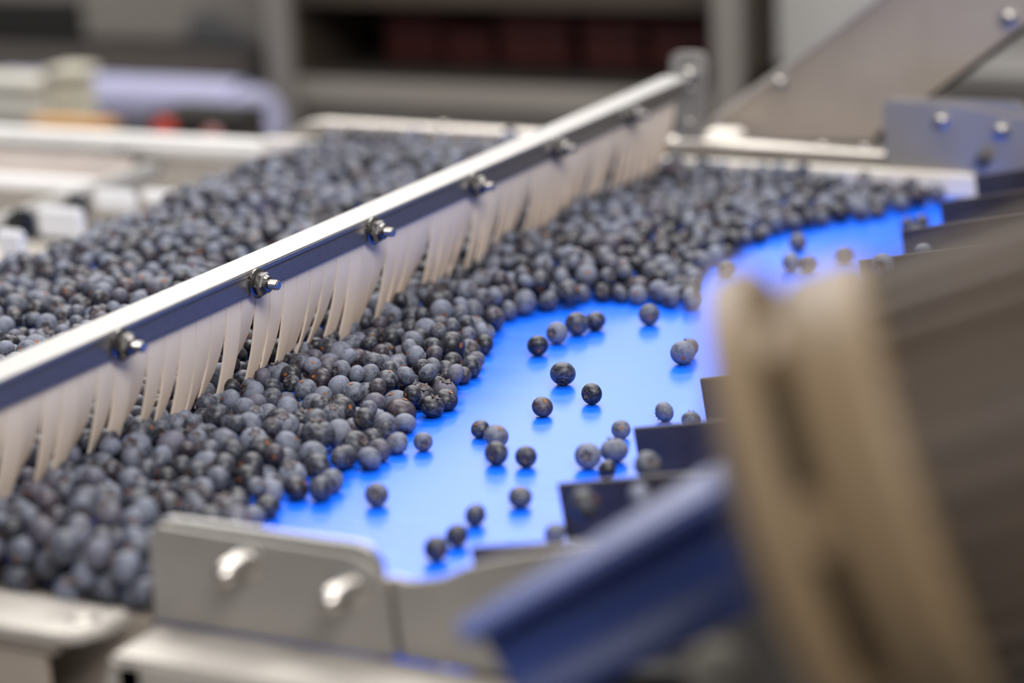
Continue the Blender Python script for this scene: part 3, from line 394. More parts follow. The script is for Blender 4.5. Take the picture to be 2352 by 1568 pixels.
-2141,6125,325,55, -1893,2210,294,64, -1547,-1674,329,71, -2522,4172,261,63, -1813,-350,336,55, 452,-2943,178,71, -2232,2885,262,72, -3759,199,298,69, -1584,-197,345,63, -1412,4271,355,65, -4212,3642,271,55, -1548,-2299,314,76,
-2135,2142,297,72, -1673,-571,372,77, -3270,-465,238,57, -1755,3964,387,57, -1151,-1919,326,67, -1786,398,335,76, -1560,3925,349,60, -2178,4924,313,68, -1559,5030,326,68, -1120,3519,182,58, -2207,850,351,81, -2207,3951,320,55,
-1228,-2026,310,65, -1499,4658,304,57, -1384,3224,300,66, -1846,3756,336,69, -2301,1809,313,71, -1971,3968,381,55, -3192,-300,297,64, -4319,4924,259,70, -1394,-2417,270,71, -1531,1202,298,60, -1835,675,361,76, -2007,4181,347,68,
-2293,2541,313,57, -1130,-3362,223,82, -2354,4227,295,60, -2275,5944,343,65, -1347,4416,344,70, -1349,-425,354,70, -1845,4898,338,65, -2382,-1313,306,75, -2598,1709,282,58, -1402,1636,210,66, -1034,-3237,250,71, -1281,-3040,206,76,
-1765,1216,328,65, -1684,5003,352,62, -1340,4628,278,57, -2193,551,351,62, -1001,-3029,272,66, -1785,4226,335,63, 425,-2740,55,55, -1961,1852,332,55, -1693,6041,323,63, -2487,1552,264,59, -1969,6091,291,88, -1757,4570,315,76,
-809,-3165,343,65, -1604,4916,350,55, -1612,-1408,324,71, -1432,-318,323,65, -1965,2035,286,63, -1330,-2884,243,91, -1594,4146,329,55, -939,-3173,306,57, -1433,1327,270,65, -2059,2058,354,55, -1350,-137,319,72, -2077,2265,276,63,
-2002,449,320,80, -1713,522,316,66, -1417,5666,364,65, -1404,108,265,73, -1297,1559,206,59, -1472,2387,313,66, -1415,-1234,288,65, -3350,-282,268,57, -4618,2008,60,60, -2127,1162,327,73, -1536,3807,338,60, -1633,-980,382,76,
-2016,-1128,318,69, -3728,1037,195,57, -1499,-643,355,55, -2191,2401,302,55, -3753,-43,198,57, -2122,666,333,64, -1271,-2256,268,82, -1042,4760,210,61, -1965,5590,374,57, -2255,2153,345,58, -1963,-320,372,70, -1393,3823,307,58,
-1923,4084,389,62, -2048,-575,423,68, -1555,690,309,55, -2109,231,326,67, -1771,868,322,75, -1207,-1346,224,61, -2335,1464,309,58, -2157,5874,347,71, -1830,3875,380,59, -1283,4046,319,59, -1784,-505,402,56, -1519,6060,309,61,
-1981,-1281,271,55, -1218,3576,228,63, -1863,-1199,314,63, -1522,1706,225,62, -3622,226,335,75, -1719,1751,264,71, -1539,170,297,79, -2759,-984,348,64, -1622,-1127,356,55, -1535,2015,230,63, -1399,6016,294,67, -2311,3885,307,62,
-1278,-1410,293,57, 247,-3095,235,64, -1836,5421,412,59, -1757,5790,310,55, -3668,-30,301,77, -1069,5531,237,55, -1432,887,314,70, -733,-3370,255,58, -2328,3233,313,56, -1866,1435,301,55, -1810,-1067,369,66, -2004,598,350,72,
-1408,-821,308,55, -2099,3095,292,55, -2278,3440,333,69, -4433,5255,201,64, -3845,77,249,63, -2082,-868,375,63, -1555,5389,342,55, -1476,-1066,326,57, -3970,787,262,73, -1692,4450,348,64, -3967,464,263,59, -2125,932,423,55,
-1390,574,241,55, -1907,5183,401,66, -3751,71,321,55, 379,-3049,191,59, -1533,2118,289,55, -1589,5542,363,62, -2055,-1679,314,67, -2372,4450,305,55, -2173,2768,283,61, -1872,5649,396,55, -1603,5944,357,73, -1292,-2751,289,55,
-1923,-814,412,56, -1599,-2533,304,76, -2087,-6,298,63, -1426,-2177,332,72, -2131,-1573,314,55, -1613,3359,282,60, -1130,1876,224,55, -1296,-17,250,55, -1627,285,322,68, -1193,-1542,311,61, -1647,-1926,344,55, -2611,5540,310,57,
-1594,4380,365,56, -1382,-997,284,55, -1098,2933,319,55, -654,-3354,350,65, -1712,113,342,72, -1767,-893,418,57, -1845,6047,345,55, -984,6118,211,61, -1679,4213,384,55, -3847,486,299,68, -3498,171,356,61, -2008,-1006,345,55,
-1733,-2031,402,63, -2055,-406,402,59, -1892,-579,418,62, -1205,6122,184,57, -4031,117,207,86, -4604,2162,62,62, -1474,5926,337,58, -1550,-2170,355,55, -1878,4192,399,55, -1476,-2743,266,69, -1267,5456,312,55, -2089,2369,332,55,
-1505,4038,354,60, -1940,5951,331,55, -1891,5008,382,62, -1748,1345,333,62, -2103,5461,438,57, -2108,4016,358,55, -4623,1330,149,57, -1260,2616,275,57, -1618,1397,322,62, -4167,3765,274,56, -1916,5302,432,57, -1282,-1231,260,55,
-1239,-316,331,60, -1921,-4,314,68, -1498,5271,326,55, -1133,3665,229,58, -2372,3045,261,58, -1625,-703,372,55, -1047,3936,290,61, -2229,3023,271,56, -2088,3254,277,55, -1199,3122,303,55, -3049,-782,287,55, -2195,-282,382,55,
-1770,-1808,362,55, -1730,3382,291,59, -2148,430,352,66, -1940,329,364,63, -3916,169,275,56, -1212,4645,283,55, -1545,5650,372,55, -4253,408,194,82, -2178,3665,320,55, -2039,1547,309,55, -1741,3523,322,60, -1903,-1939,367,55,
-1033,-2038,317,59, -1691,-2347,336,64, -3635,-287,278,61, -1511,-2431,329,61, -1507,2272,334,55, -1793,-1556,298,55, -1781,3131,273,59, -1483,-2596,288,56, -4624,5156,147,55, -1206,923,255,66, -2026,-773,420,56, -1419,4588,357,61,
-1298,-1506,347,55, -1905,3644,319,55)      # tenths of a millimetre
BER = np.array(PACK, float).reshape(-1, 4)*1e-4

# ---------------------------------------------------------------- strip curtain with its rail
def make_curtain():
    root = empty('strip_curtain', 'bright steel rail with hanging cream plastic strips across the blue belt', 'strip curtain', (-0.09, 0.1, 0))
    X = -0.085
    box('top_rail', (X-0.0245, -0.44, 0.0888), (X+0.0002, 0.617, 0.0924), MT['steel_bright'], root, 0.0007)
    box('rear_flange', (X-0.0245, -0.44, 0.074), (X-0.0215, 0.617, 0.0888), MT['steel'], root, 0.0005)
    box('clamp_bar', (X-0.0030, -0.44, 0.0777), (X, 0.600, 0.0884), MT['bar'], root, 0.0006)
    box('header_band', (X-0.0050, -0.435, 0.0748), (X-0.0032, 0.600, 0.0880), MT['strip'], root, 0.0003)
    # bolts: stud with nut and washer
    for px, py in ((290, 789), (603, 648), (870, 526), (1103, 424), (1293, 331), (1463, 252)):
        p = onx(px-14, py-2, X); y, z = p[1], 0.0832
        prof = [(0, 0.003)]
        for k in range(5): prof += [(0.0085+k*0.0013, 0.0031), (0.0091+k*0.0013, 0.0026)]
        prof += [(0.0152, 0.0029), (0.0157, 0.0022), (0.0157, 0)]
        st = lathe('bolt', prof, (X, y, z), (1, 0, 0), MT['bolt'], root, 14)
        nb = lathe_bm([(0.0016, 0.0066), (0.0020, 0.0071), (0.0062, 0.0071), (0.0070, 0.0062)], (X, y, z), (1, 0, 0), 6, phase=0.3)
        lathe_bm([(0.0070, 0.0055), (0.0088, 0.0048), (0.0092, 0.0036)], (X, y, z), (1, 0, 0), 18, bm=nb)
        finish(nb, 'nut', st, MT['nut'], 25)
        lathe('washer', [(0, 0.0090), (0.0013, 0.0090), (0.0016, 0.0085)], (X, y, z), (1, 0, 0), MT['nut'], st, 22)
    # strips, one by one
    P = 0.01562; y0 = -0.2860-P*8
    gaps = []
    for px, py in ((20.7, 940), (106, 902), (230, 845), (347, 794), (526, 714), (594, 681), (750, 609), (780, 595), (905, 538), (1010, 490), (1105, 447), (1180, 413), (1242, 384), (1375, 323), (1430, 297)):
        gaps.append(round((onx(px, py, X)[1]-y0)/P))
    gaps = set(gaps); n = int((0.600-y0)/P)
    top = BER[:, 2]+BER[:, 3]
    seq = 0; length = 4
    starts = sorted(g for g in gaps if 0 <= g <= n) + [n+1]
    for i in range(n):
        ya, yb = y0+i*P+0.0004, y0+(i+1)*P-0.0004; yc = (ya+yb)/2
        prev = max([g for g in starts if g <= i], default=0); nxt = min(g for g in starts if g > i)
        t_ = (i-prev+0.5)/max(nxt-prev, 1)                       # 0 after a gap, 1 just before the next
        j = i-prev; left = nxt-i
        dx = 0.0125-0.0007*min(j, 5)+random.uniform(-0.0006, 0.0006)+(0.0085 if left == 1 else 0)+(0.003 if left == 2 and nxt-prev > 3 else 0)
        tw = random.uniform(0.0, 0.003)+(0.003 if left == 1 else 0)
        sel = (np.abs(BER[:, 1]-yc) < 0.011) & (np.abs(BER[:, 0]-(X-0.004-dx)) < 0.011)
        hz = np.percentile(top[sel], 70) if sel.sum() > 2 else 0.03
        zb = min(max(hz-0.007, 0.016), 0.026)+random.uniform(-0.0015, 0.001)
        bm = bmesh.new(); rows = 9; G = []
        for r in range(rows+1):
            t = r/rows; z = 0.0752+(zb-0.0752)*t
            row = []
            for side in (0, 1):
                for c in range(3):
                    yy = ya+(yb-ya)*c/2
                    w = (c-1)*tw*t*t - 0.0010*(1-abs(c-1))*t
                    x = X-0.0034-side*0.0015-dx*t**1.75-w
                    row.append(bm.verts.new((x, yy-0.0022*t**2, z+0.004*t*t*(dx/0.02)*0.3)))
            G.append(row)
        for a, b in zip(G, G[1:]):
            for c in range(2):
                bm.faces.new((a[c], a[c+1], b[c+1], b[c])); bm.faces.new((a[3+c], b[3+c], b[4+c], a[4+c]))
            bm.faces.new((a[0], b[0], b[3], a[3])); bm.faces.new((a[2], a[5], b[5], b[2]))
        for row in (G[0], G[-1]):
            bm.faces.new((row[0], row[1], row[4], row[3])); bm.faces.new((row[1], row[2], row[5], row[4]))
        finish(bm, 'strip', root, MT['strip'], 40)
    return root
def strip_material():
    p = MT['strip'].node_tree.nodes['Principled BSDF']
    p.inputs['Subsurface Weight'].default_value = 0.0
    M = MT['strip']; N, L = M.node_tree.nodes, M.node_tree.links
    out = N['Material Output']; tr = N.new('ShaderNodeBsdfTranslucent'); tr.inputs['Color'].default_value = (0.85, 0.62, 0.40, 1)
    ms = N.new('ShaderNodeMixShader'); ms.inputs['Fac'].default_value = 0.28
    L.new(p.outputs['BSDF'], ms.inputs[1]); L.new(tr.outputs['BSDF'], ms.inputs[2]); L.new(ms.outputs['Shader'], out.inputs['Surface'])
strip_material()
make_curtain()

# ---------------------------------------------------------------- far side of the belt
YT = 0.640
def far_side():
    # white guide strip along the far edge of the belt
    tag(box('guide_strip', (-0.52, 0.6225, 0.0), (ony(2239, 402, 0.6225)[0], 0.634, 0.0192), MT['cream'], None, 0.0015), 'cream plastic guide strip edging the far side of the belt', 'guide strip')
    # long steel rail with a turned-down end
    root = empty('far_rail', 'long polished steel rail behind the belt with turned-down left end', 'rail', (-0.2, YT, 0.0))
    zt, zb = ony(1800, 337, YT)[2], ony(1800, 369, YT)[2]
    path = [(ony(2030, 360, YT)[0], zt)]
    for px, py in ((1525, 322), (1000, 296), (740, 281), (700, 281), (668, 297), (640, 318), (612, 352), (603, 372)):
        p = ony(px, py, YT); path.append((p[0], p[2]+0.002 if px > 720 else p[2]))
    bm = bmesh.new(); prev = None
    hh = (zt-zb)
    def sect(i):
        x, z = path[i]
        a = np.array(path[max(i-1, 0)]); b = np.array(path[min(i+1, len(path)-1)]); d = (b-a)/np.linalg.norm(b-a)
        nrm = np.array([d[1], -d[0]]);  nrm = nrm if nrm[1] < 0 or i < 3 else nrm
        if nrm[1] > 0: nrm = -nrm
        ring = []
        for yy, f in ((0.000, 0.75), (0.0, 0.28), (0.004, 0.03), (0.012, 0.0), (0.016, 0.2), (0.016, 1.0), (0.003, 1.0)):
            ring.append(bm.verts.new((x+nrm[0]*hh*f, YT+yy, z+nrm[1]*hh*f)))
        return ring
    S = [sect(i) for i in range(len(path))]
    for A, B in zip(S, S[1:]):
        for k in range(len(A)): bm.faces.new((A[k], A[(k+1) % len(A)], B[(k+1) % len(A)], B[k]))
    bm.faces.new(S[0]); bm.faces.new(S[-1])
    finish(bm, 'rail_bar', root, MT['railbar'], 60)
    for px, py in ((1890, 326), (1987, 335), (1018, 285)):
        p = ony(px, py, YT+0.008); dome_bolt(root, (p[0], YT+0.008, zt-0.001 if px > 1500 else zt+0.001), (0, 0, 1), 0.0048, 0.0052, washer=False)
    pts = [ony(q[0], q[1], YT+0.010) for q in ((694, 297), (660, 314), (628, 345), (606, 378), (604, 470), (694, 470))]
    slab('end_plate', pts, (0, 1, 0), 0.004, MT['steel_plate'], root)
    # small pad beside the bracket
    a = ony(1617, 303, YT+0.02); b = ony(1690, 326, YT+0.02)
    tag(box('rail_pad', (a[0], YT+0.017, b[2]-0.002), (b[0], YT+0.045, a[2]), MT['cream'], None, 0.002), 'small cream pad on the far rail beside the upright bracket', 'pad')
    # bracket that carries the curtain rail
    yb = YT-0.004
    root = empty('curtain_bracket', 'upright steel bracket with slot holding the far end of the curtain rail', 'bracket', (-0.1, yb, 0.02))
    pts = [ony(q[0], q[1], yb) for q in ((1553, 322), (1553, 232), (1538, 228), (1538, 120), (1621, 120), (1618, 322))]
    pts = fillet(pts, [0, 0.003, 0.002, 0.008, 0.008, 0])
    slab('bracket_plate', pts, (0, 1, 0), 0.004, MT['steel_plate'], root, 0.0012)
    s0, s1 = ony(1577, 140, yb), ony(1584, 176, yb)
    slab('slot', fillet([(s0[0], yb-0.0004, s1[2]), (s0[0], yb-0.0004, s0[2]), (s1[0], yb-0.0004, s0[2]), (s1[0], yb-0.0004, s1[2])], 0.0013), (0, 1, 0), 0.0006, MT['dark'], root, 0)  # thin dark capsule paints the hole's shade; nothing is cut through
    p = ony(1580, 172, yb-0.004); dome_bolt(root, (p[0], yb, p[2]), (0, -1, 0), 0.0058, 0.008)
    p = ony(1585, 207, yb); dome_bolt(root, (p[0], yb, p[2]), (0, -1, 0), 0.0035, 0.003, washer=False)
    p = ony(1581, 284, yb); dome_bolt(root, (p[0], yb, p[2]), (0, -1, 0), 0.0042, 0.003, washer=False)
    # guide plate with two bolts, doubled by a second plate
    yg = 0.628
    def G(*qs): return [ony(q[0], q[1], yg) for q in qs]
    root = empty('far_guide_plate', 'grey steel guide plate with two domed bolts at the far end of the belt', 'guide plate', (0.1, yg, 0.0))
    pts = fillet(G((2036, 392), (2026, 228), (2180, 240), (2420, 283), (2420, 418), (2245, 405)), [0, 0.009, 0.01, 0, 0, 0])
    slab('front_plate', pts, (0, 1, 0), 0.003, MT['steel_plate'], root, 0.0008)
    pts = fillet([np.array(p)+np.array((0, 0.0035, 0)) for p in G((2044, 392), (2040, 227), (2345, 236), (2362, 270), (2362, 400))], [0, 0.006, 0.012, 0.004, 0])
    slab('rear_plate', pts, (0, 1, 0), 0.003, MT['steel_plate'], root, 0.0008)
    for px, py in ((2162, 277), (2300, 299)):
        p = ony(px, py, yg); dome_bolt(root, (p[0], yg, p[2]), (0, -1, 0), 0.0052, 0.0065)
    # big inclined side plate of the outgoing elevator
    yc = 0.70
    root = empty('elevator_side', 'large slanting steel side plate rising behind the far rail', 'side plate', (0.05, yc, 0.02))
    def E(*qs): return [ony(q[0], q[1], yc) for q in qs]
    pts = E((1622, 290), (1640, 266), (2012, -8), (2500, -370), (2500, -35), (2352, 70), (2150, 224), (2012, 325), (1622, 325))
    slab('side_panel', pts, (0, 1, 0), 0.004, MT['steel_warm'], root, 0.0008)
    a, b = np.array(pts[1]), np.array(pts[3]); d = (b-a)/np.linalg.norm(b-a); nn = np.array([-d[2], 0, d[0]])
    q = [a-d*0.004, b, b-nn*0.006, a-nn*0.006-d*0.002]
    slab('edge_flange', [x+np.array((0, -0.004, 0)) for x in q], (0, 1, 0), 0.03, MT['steel_matt'], root, 0.001)
    c, e = np.array(pts[4]), np.array(pts[7]); d2 = (e-c)/np.linalg.norm(e-c); n2 = np.array([d2[2], 0, -d2[0]])
    slab('lower_flange', [c, e, e+n2*0.005, c+n2*0.005], (0, 1, 0), 0.03, MT['black'], root, 0.0006)
    for px, py in ((1791, 189), (2317, 40)):
        p = ony(px, py, yc); dome_bolt(root, (p[0], yc, p[2]), (0, -1, 0), 0.0058, 0.007)
far_side()

# ---------------------------------------------------------------- black lanes that take the berries away
def lanes():
    root = empty('lane_table', 'black table of parallel lanes with upright dividers at the end of the belt', 'lane table', (0.2, 0.2, 0))
    sl = math.tan(math.radians(10.8)); x0, x1 = 0.2005, 0.62
    yA, yB = -0.335, 0.620
    f = lambda x: max(0, x-0.175)*sl - 0.004
    slab('lane_floor', [(x0, yA, f(x0)), (x1, yA, f(x1)), (x1, yA, f(x1)-0.012), (x0, yA, f(x0)-0.012)], (0, 1, 0), yB-yA, MT['lane'], root, 0)
    for k in range(0, 10):
        y = -0.275+0.094*k
        top = lambda x: 0.030+(x-0.169)*sl
        pts = [(0.173, y, 0.001), (0.169, y, top(0.169)), (x1, y, top(x1)), (x1, y, f(x1)-0.001), (x0+0.003, y, f(x0)+0.0005), (0.1995, y, 0.001)]
        slab('divider', pts, (0, 1, 0), 0.0035, MT['lane'], root, 0.0006)
lanes()

# ---------------------------------------------------------------- near side of the belt
YN = -0.3417
def near_side():
    # rail flange on the left
    zf = 0.006
    root = empty('near_rail', 'folded steel side rail along the near edge, rounded at its right end', 'side rail', (-0.2, -0.37, 0))
    a = [onz(q[0], q[1], zf) for q in ((-700, 1256), (0, 1352), (312, 1397), (240, 1470), (205, 1480), (0, 1434), (-700, 1318))]
    ya = a[1][1]; yb = a[5][1]; xe = a[2][0]
    pts = fillet([(-0.65, ya, zf), (xe, ya, zf), (xe-0.004, yb, zf), (-0.65, yb, zf)], [0, 0.004, 0.022, 0])
    slab('top_flange', pts, (0, 0, -1), 0.006, MT['steel_matt'], root, 0.0015)
    box('side_panel', (-0.65, yb+0.004, -0.30), (xe-0.028, yb+0.007, zf-0.0055), MT['steel_warm'], root, 0.0006)
    box('under_flange', (-0.65, yb+0.002, zf-0.013), (xe-0.02, ya-0.012, zf-0.006), MT['steel_warm'], root, 0.002)
    box('inner_strip', (-0.65, ya+0.0002, -0.25), (0.033, -0.3398, 0.0), MT['steel_warm'], root, 0.0004)
    box('wear_strip', (-0.65, ya+0.0002, 0.0001), (0.0345, -0.326, 0.0011), MT['steel_warm'], root, 0.0003)
    p = onz(188, 1425, zf); dome_bolt(root, (p[0], p[1], zf), (0, 0, 1), 0.0058, 0.003, MT['steel_matt'])
    # ledge of the frame with its rounded left end
    root = empty('frame_ledge', 'pale beige steel frame ledge under the near guide plate', 'frame', (0.3, YN-0.02, -0.05))
    x0 = 0.036; yo = YN-0.040
    bm = box_bm((x0, yo, -0.007), (0.75, YN+0.0001, -0.0005), 0.0)
    bev(bm, 0.0025, 3); finish(bm, 'ledge_top', root, MT['steel_matt'])
    box('front_lip', (x0+0.006, yo-0.001, -0.020), (0.75, yo+0.0025, -0.003), MT['steel_matt'], root, 0.001)
    # rounded end flange coming down
    path = [(x0+0.02, -0.002), (x0+0.008, -0.003), (x0+0.001, -0.007), (x0-0.003, -0.015), (x0-0.004, -0.03), (x0-0.004, -0.25)]
    pts = [(x, yo-0.001, z) for x, z in path] + [(x0+0.005, yo-0.001, -0.25), (x0+0.005, yo-0.001, -0.03), (x0+0.008, yo-0.001, -0.02), (x0+0.02, yo-0.001, -0.014)]
    slab('end_flange', pts, (0, 1, 0), 0.03, MT['steel_matt'], root, 0.0015)
    box('skirt_panel', (0.0345, -0.3412, -0.25), (0.75, -0.3400, -0.0008), MT['steel_warm'], root, 0)
    box('recess_panel', (x0+0.004, yo+0.014, -0.25), (0.75, yo+0.018, -0.008), MT['steel_plate'], root, 0.0005)
    p = ony(440, 1562, yo+0.014); dome_bolt(root, (p[0], yo+0.014, p[2]), (0, -1, 0), 0.006, 0.008)
    # guide plate A with two bolts
    root = empty('near_guide_plate', 'rounded steel guide plate with two long domed bolts in front of the heap', 'guide plate', (0.1, YN, 0))
    def G(*qs, y=YN): return [ony(q[0], q[1], y) for q in qs]
    pts = fillet(G((352, 1426), (341, 1204), (815, 1277), (880, 1322), (905, 1515)), [0, 0.007, 0.012, 0.006, 0])
    slab('front_plate', pts, (0, 1, 0), 0.004, MT['steel_plate'], root, 0.0012)
    pts = fillet([p+np.array((0, 0.0045, 0.0022)) for p in map(np.array, G((356, 1420), (346, 1204), (822, 1270), (860, 1300), (880, 1500)))], [0, 0.007, 0.008, 0.004, 0])
    slab('rear_plate', pts, (0, 1, 0), 0.0045, MT['steel_bright'], root, 0.0012)
    for px, py in ((566, 1285), (806, 1345)):
        p = ony(px, py, YN); o = (p[0], YN, p[2])
        b = lathe('bolt', [(0, 0.0062), (0.015, 0.0062), (0.0175, 0.0056), (0.0200, 0.0035), (0.0206, 0)], o, (-0.12, -1, -0.12), MT['bolt'], root, 18)
        lathe('washer', [(0, 0.0088), (0.0012, 0.0088), (0.0015, 0.0082)], o, (0, -1, 0), MT['steel'], b, 20)
    # inclined side wall B
    root = empty('ramp_side_wall', 'steel side wall climbing right beside the lanes, next to the near guide plate', 'side wall', (0.3, YN, 0))
    yb2 = YN+0.003
    top = [ony(*q, yb2) for q in ((896, 1324), (925, 1334), (965, 1341), (1010, 1330), (1065, 1305), (1130, 1288))]
    e = top[-1]; top.append((0.75, yb2, e[2]+(0.75-e[0])*0.30))
    pts = list(top) + [(0.75, yb2, -0.0005), (top[0][0]+0.0035, yb2, -0.0005)]
    slab('wall_panel', pts, (0, 1, 0), 0.004, MT['steel_plate'], root, 0.001)
    box('seam_filler', (top[0][0]-0.012, yb2+0.0045, 0.0), (top[0][0]+0.006, yb2+0.008, 0.036), MT['steel_warm'], root, 0.0005)  # added strip behind the seam, fills its shadow gap
near_side()

# ---------------------------------------------------------------- upstream conveyor on the far left
def px_box(name, x0, y0, x1, y1, yp, dep, material, parent=None, b=0.002):
    a = ony((x0+x1)/2, y0, yp); c = ony((x0+x1)/2, y1, yp); l = ony(x0, (y0+y1)/2, yp); r = ony(x1, (y0+y1)/2, yp)
    return box(name, (l[0], yp, c[2]), (r[0], yp+dep, a[2]), material, parent, b)
def upstream():
    yu = 0.652
    root = empty('upstream_side_rail', 'bright steel frame rail of the conveyor feeding the heap at far left', 'frame', (-0.7, yu, 0))
    xr = ony(603, 350, yu)[0]
    bm = box_bm((-1.15, yu, -0.0115), (xr, yu+0.03, 0.0070), 0.0); bev(bm, 0.006, 4); finish(bm, 'top_tube', root, MT['pale'])
    box('side_panel', (-1.15, yu+0.012, -0.10), (xr, yu+0.016, -0.012), MT['steel_plate'], root, 0.0005)
    p = ony(278, 357, yu); dome_bolt(root, (p[0], yu, p[2]+0.001), (0, -1, 0), 0.0065, 0.004, MT['black'], washer=False)
    root = empty('upstream_cross_bar', 'pale steel cross bar at the left, running back to the feeding frame', 'bar', (-0.62, 0.4, 0))
    z = -0.003
    a, b, c, d = (onz(*q, z) for q in ((0, 488), (306, 370), (316, 382), (0, 522)))
    dirv = (b-a)/np.linalg.norm(b-a)
    xa, xb = a[0], d[0]
    bm = box_bm((-0.633, 0.10, z-0.018), (-0.620, 0.60, z)); bev(bm, 0.003, 3); finish(bm, 'bar', root, MT['greybar'])
    p = ony(305, 392, 0.598); dome_bolt(root, (-0.6265, 0.60, z-0.0065), (0, 1, 0), 0.005, 0.006, MT['black'], washer=False)
    root = empty('feed_tray', 'white plastic feed tray below the cross bar at left', 'tray', (-0.8, 0.4, -0.1))
    box('tray_floor', (-1.2, 0.05, -0.115), (-0.53, 0.648, -0.105), MT['cream'], root, 0.001)
    px_box('tray_wall', -60, 352, 300, 412, 0.640, 0.006, mat('tray_wall', (0.62, 0.55, 0.52), 0.5, var=0.15, scale=30), root)
    px_box('tray_lip', -60, 412, 275, 438, 0.60, 0.012, MT['white'], root)
    box('bounce_screen', (-0.535, 0.05, -0.105), (-0.528, 0.645, -0.022), MT['steel_plate'], root, 0.001)  # added wall to keep the belt's blue bounce off the white blocks
    for k, (q, lab) in enumerate((((213, 438, 305, 486), 'white plastic support block, largest, beside the cross bar end'), ((85, 478, 186, 548), 'white plastic support block under the middle of the cross bar'), ((-10, 530, 50, 592), 'white plastic support block cut by the left picture edge'), ((322, 440, 430, 470), 'low white plastic block tucked against the heap edge'))):
        yp = (0.46, 0.36, 0.26, 0.52)[k]
        r = empty('support_block', lab, 'block', ony((q[0]+q[2])/2, q[3], yp), 'white support blocks')
        px_box('block', *q, yp, 0.008, MT['white'], r, 0.003)
    for k, (q, yp, lab) in enumerate((((140, 462, 176, 508), 0.40, 'black peg standing behind the middle white support block'), ((8, 495, 52, 556), 0.30, 'black peg standing behind the leftmost white support block'))):
        r = empty('peg', lab, 'peg', ony((q[0]+q[2])/2, q[3], yp), 'black pegs')
        px_box('peg_body', *q, yp, 0.02, MT['black'], r, 0.003)
        c = ony((q[0]+q[2])/2, q[1], yp)
        lathe('peg_cap', [(0, 0.007), (0.004, 0.007), (0.005, 0.005), (0.005, 0)], (c[0], yp+0.01, c[2]-0.0005), (0, 0, 1), MT['black'], r, 14)
upstream()

# ---------------------------------------------------------------- motor close to the lens
def motor():
    ax = (np.array((0.90, 0.305, -0.25)) @ RA); ax /= np.linalg.norm(ax)
    o = deep(1826, 1203, 0.735)
    tan = mat('tan_motor_paint', (0.145, 0.098, 0.052), 0.5, 0.0, var=0.12, scale=25)
    brown = mat('brown_motor_paint', (0.080, 0.058, 0.043), 0.5, 0.0, var=0.2, scale=25)
    root = empty('gear_motor', 'big tan and brown motor with round flange and cooling fins, blurred close to the lens', 'motor', o.tolist())
    lathe('flange', [(0, 0.062), (0, 0.0815), (0.0015, 0.083), (0.0115, 0.083), (0.013, 0.0815), (0.013, 0.066)], o, ax, tan, root, 64)
    lathe('end_cap', [(-0.012, 0), (-0.012, 0.045), (-0.006, 0.06), (0.0005, 0.063)], o, ax, brown, root, 48)
    lathe('neck', [(0.0125, 0.060), (0.0225, 0.060)], o, ax, MT['dark'], root, 48)  # near-black colour stands in for shade in the openings
    u = Vector(ax.tolist()).orthogonal().normalized(); w = Vector(ax.tolist()).cross(u)
    for k in range(7):                                             # bridges between flange and end shield, the dark-painted neck shows between them
        a = 2*PI*(k+0.35)/7; d = np.array(u*math.cos(a)+w*math.sin(a)); t = np.cross(ax, d)
        c = o+ax*0.012+d*0.058; q = []
        for s, b in ((0, -1), (0, 1), (1, 1), (1, -1)): q.append(c+t*0.0095*b+ax*0.0105*s)
        slab('bridge', q, d, 0.0145, tan, root, 0.0015)
    lathe('end_shield', [(0.0215, 0.056), (0.0215, 0.0735), (0.024, 0.075), (0.044, 0.075), (0.047, 0.0725), (0.049, 0.065)], o, ax, tan, root, 64)
    lathe('housing', [(0.046, 0.062), (0.240, 0.062), (0.245, 0.056)], o, ax, brown, root, 64)
    for k in range(30):
        a = 2*PI*(k+0.2)/30; d = np.array(u*math.cos(a)+w*math.sin(a)); t = np.cross(ax, d)
        c = o+d*0.0605; q = [c+t*b*0.0022+ax*s for s, b in ((0.0485, -1), (0.0485, 1), (0.238, 1), (0.238, -1))]
        slab('cooling_fin', q, d, 0.0095, brown, root, 0.0008)
    lathe('rear_cover', [(0.236, 0.060), (0.236, 0.080), (0.290, 0.080), (0.300, 0.070), (0.300, 0)], o, ax, brown, root, 64)
motor()

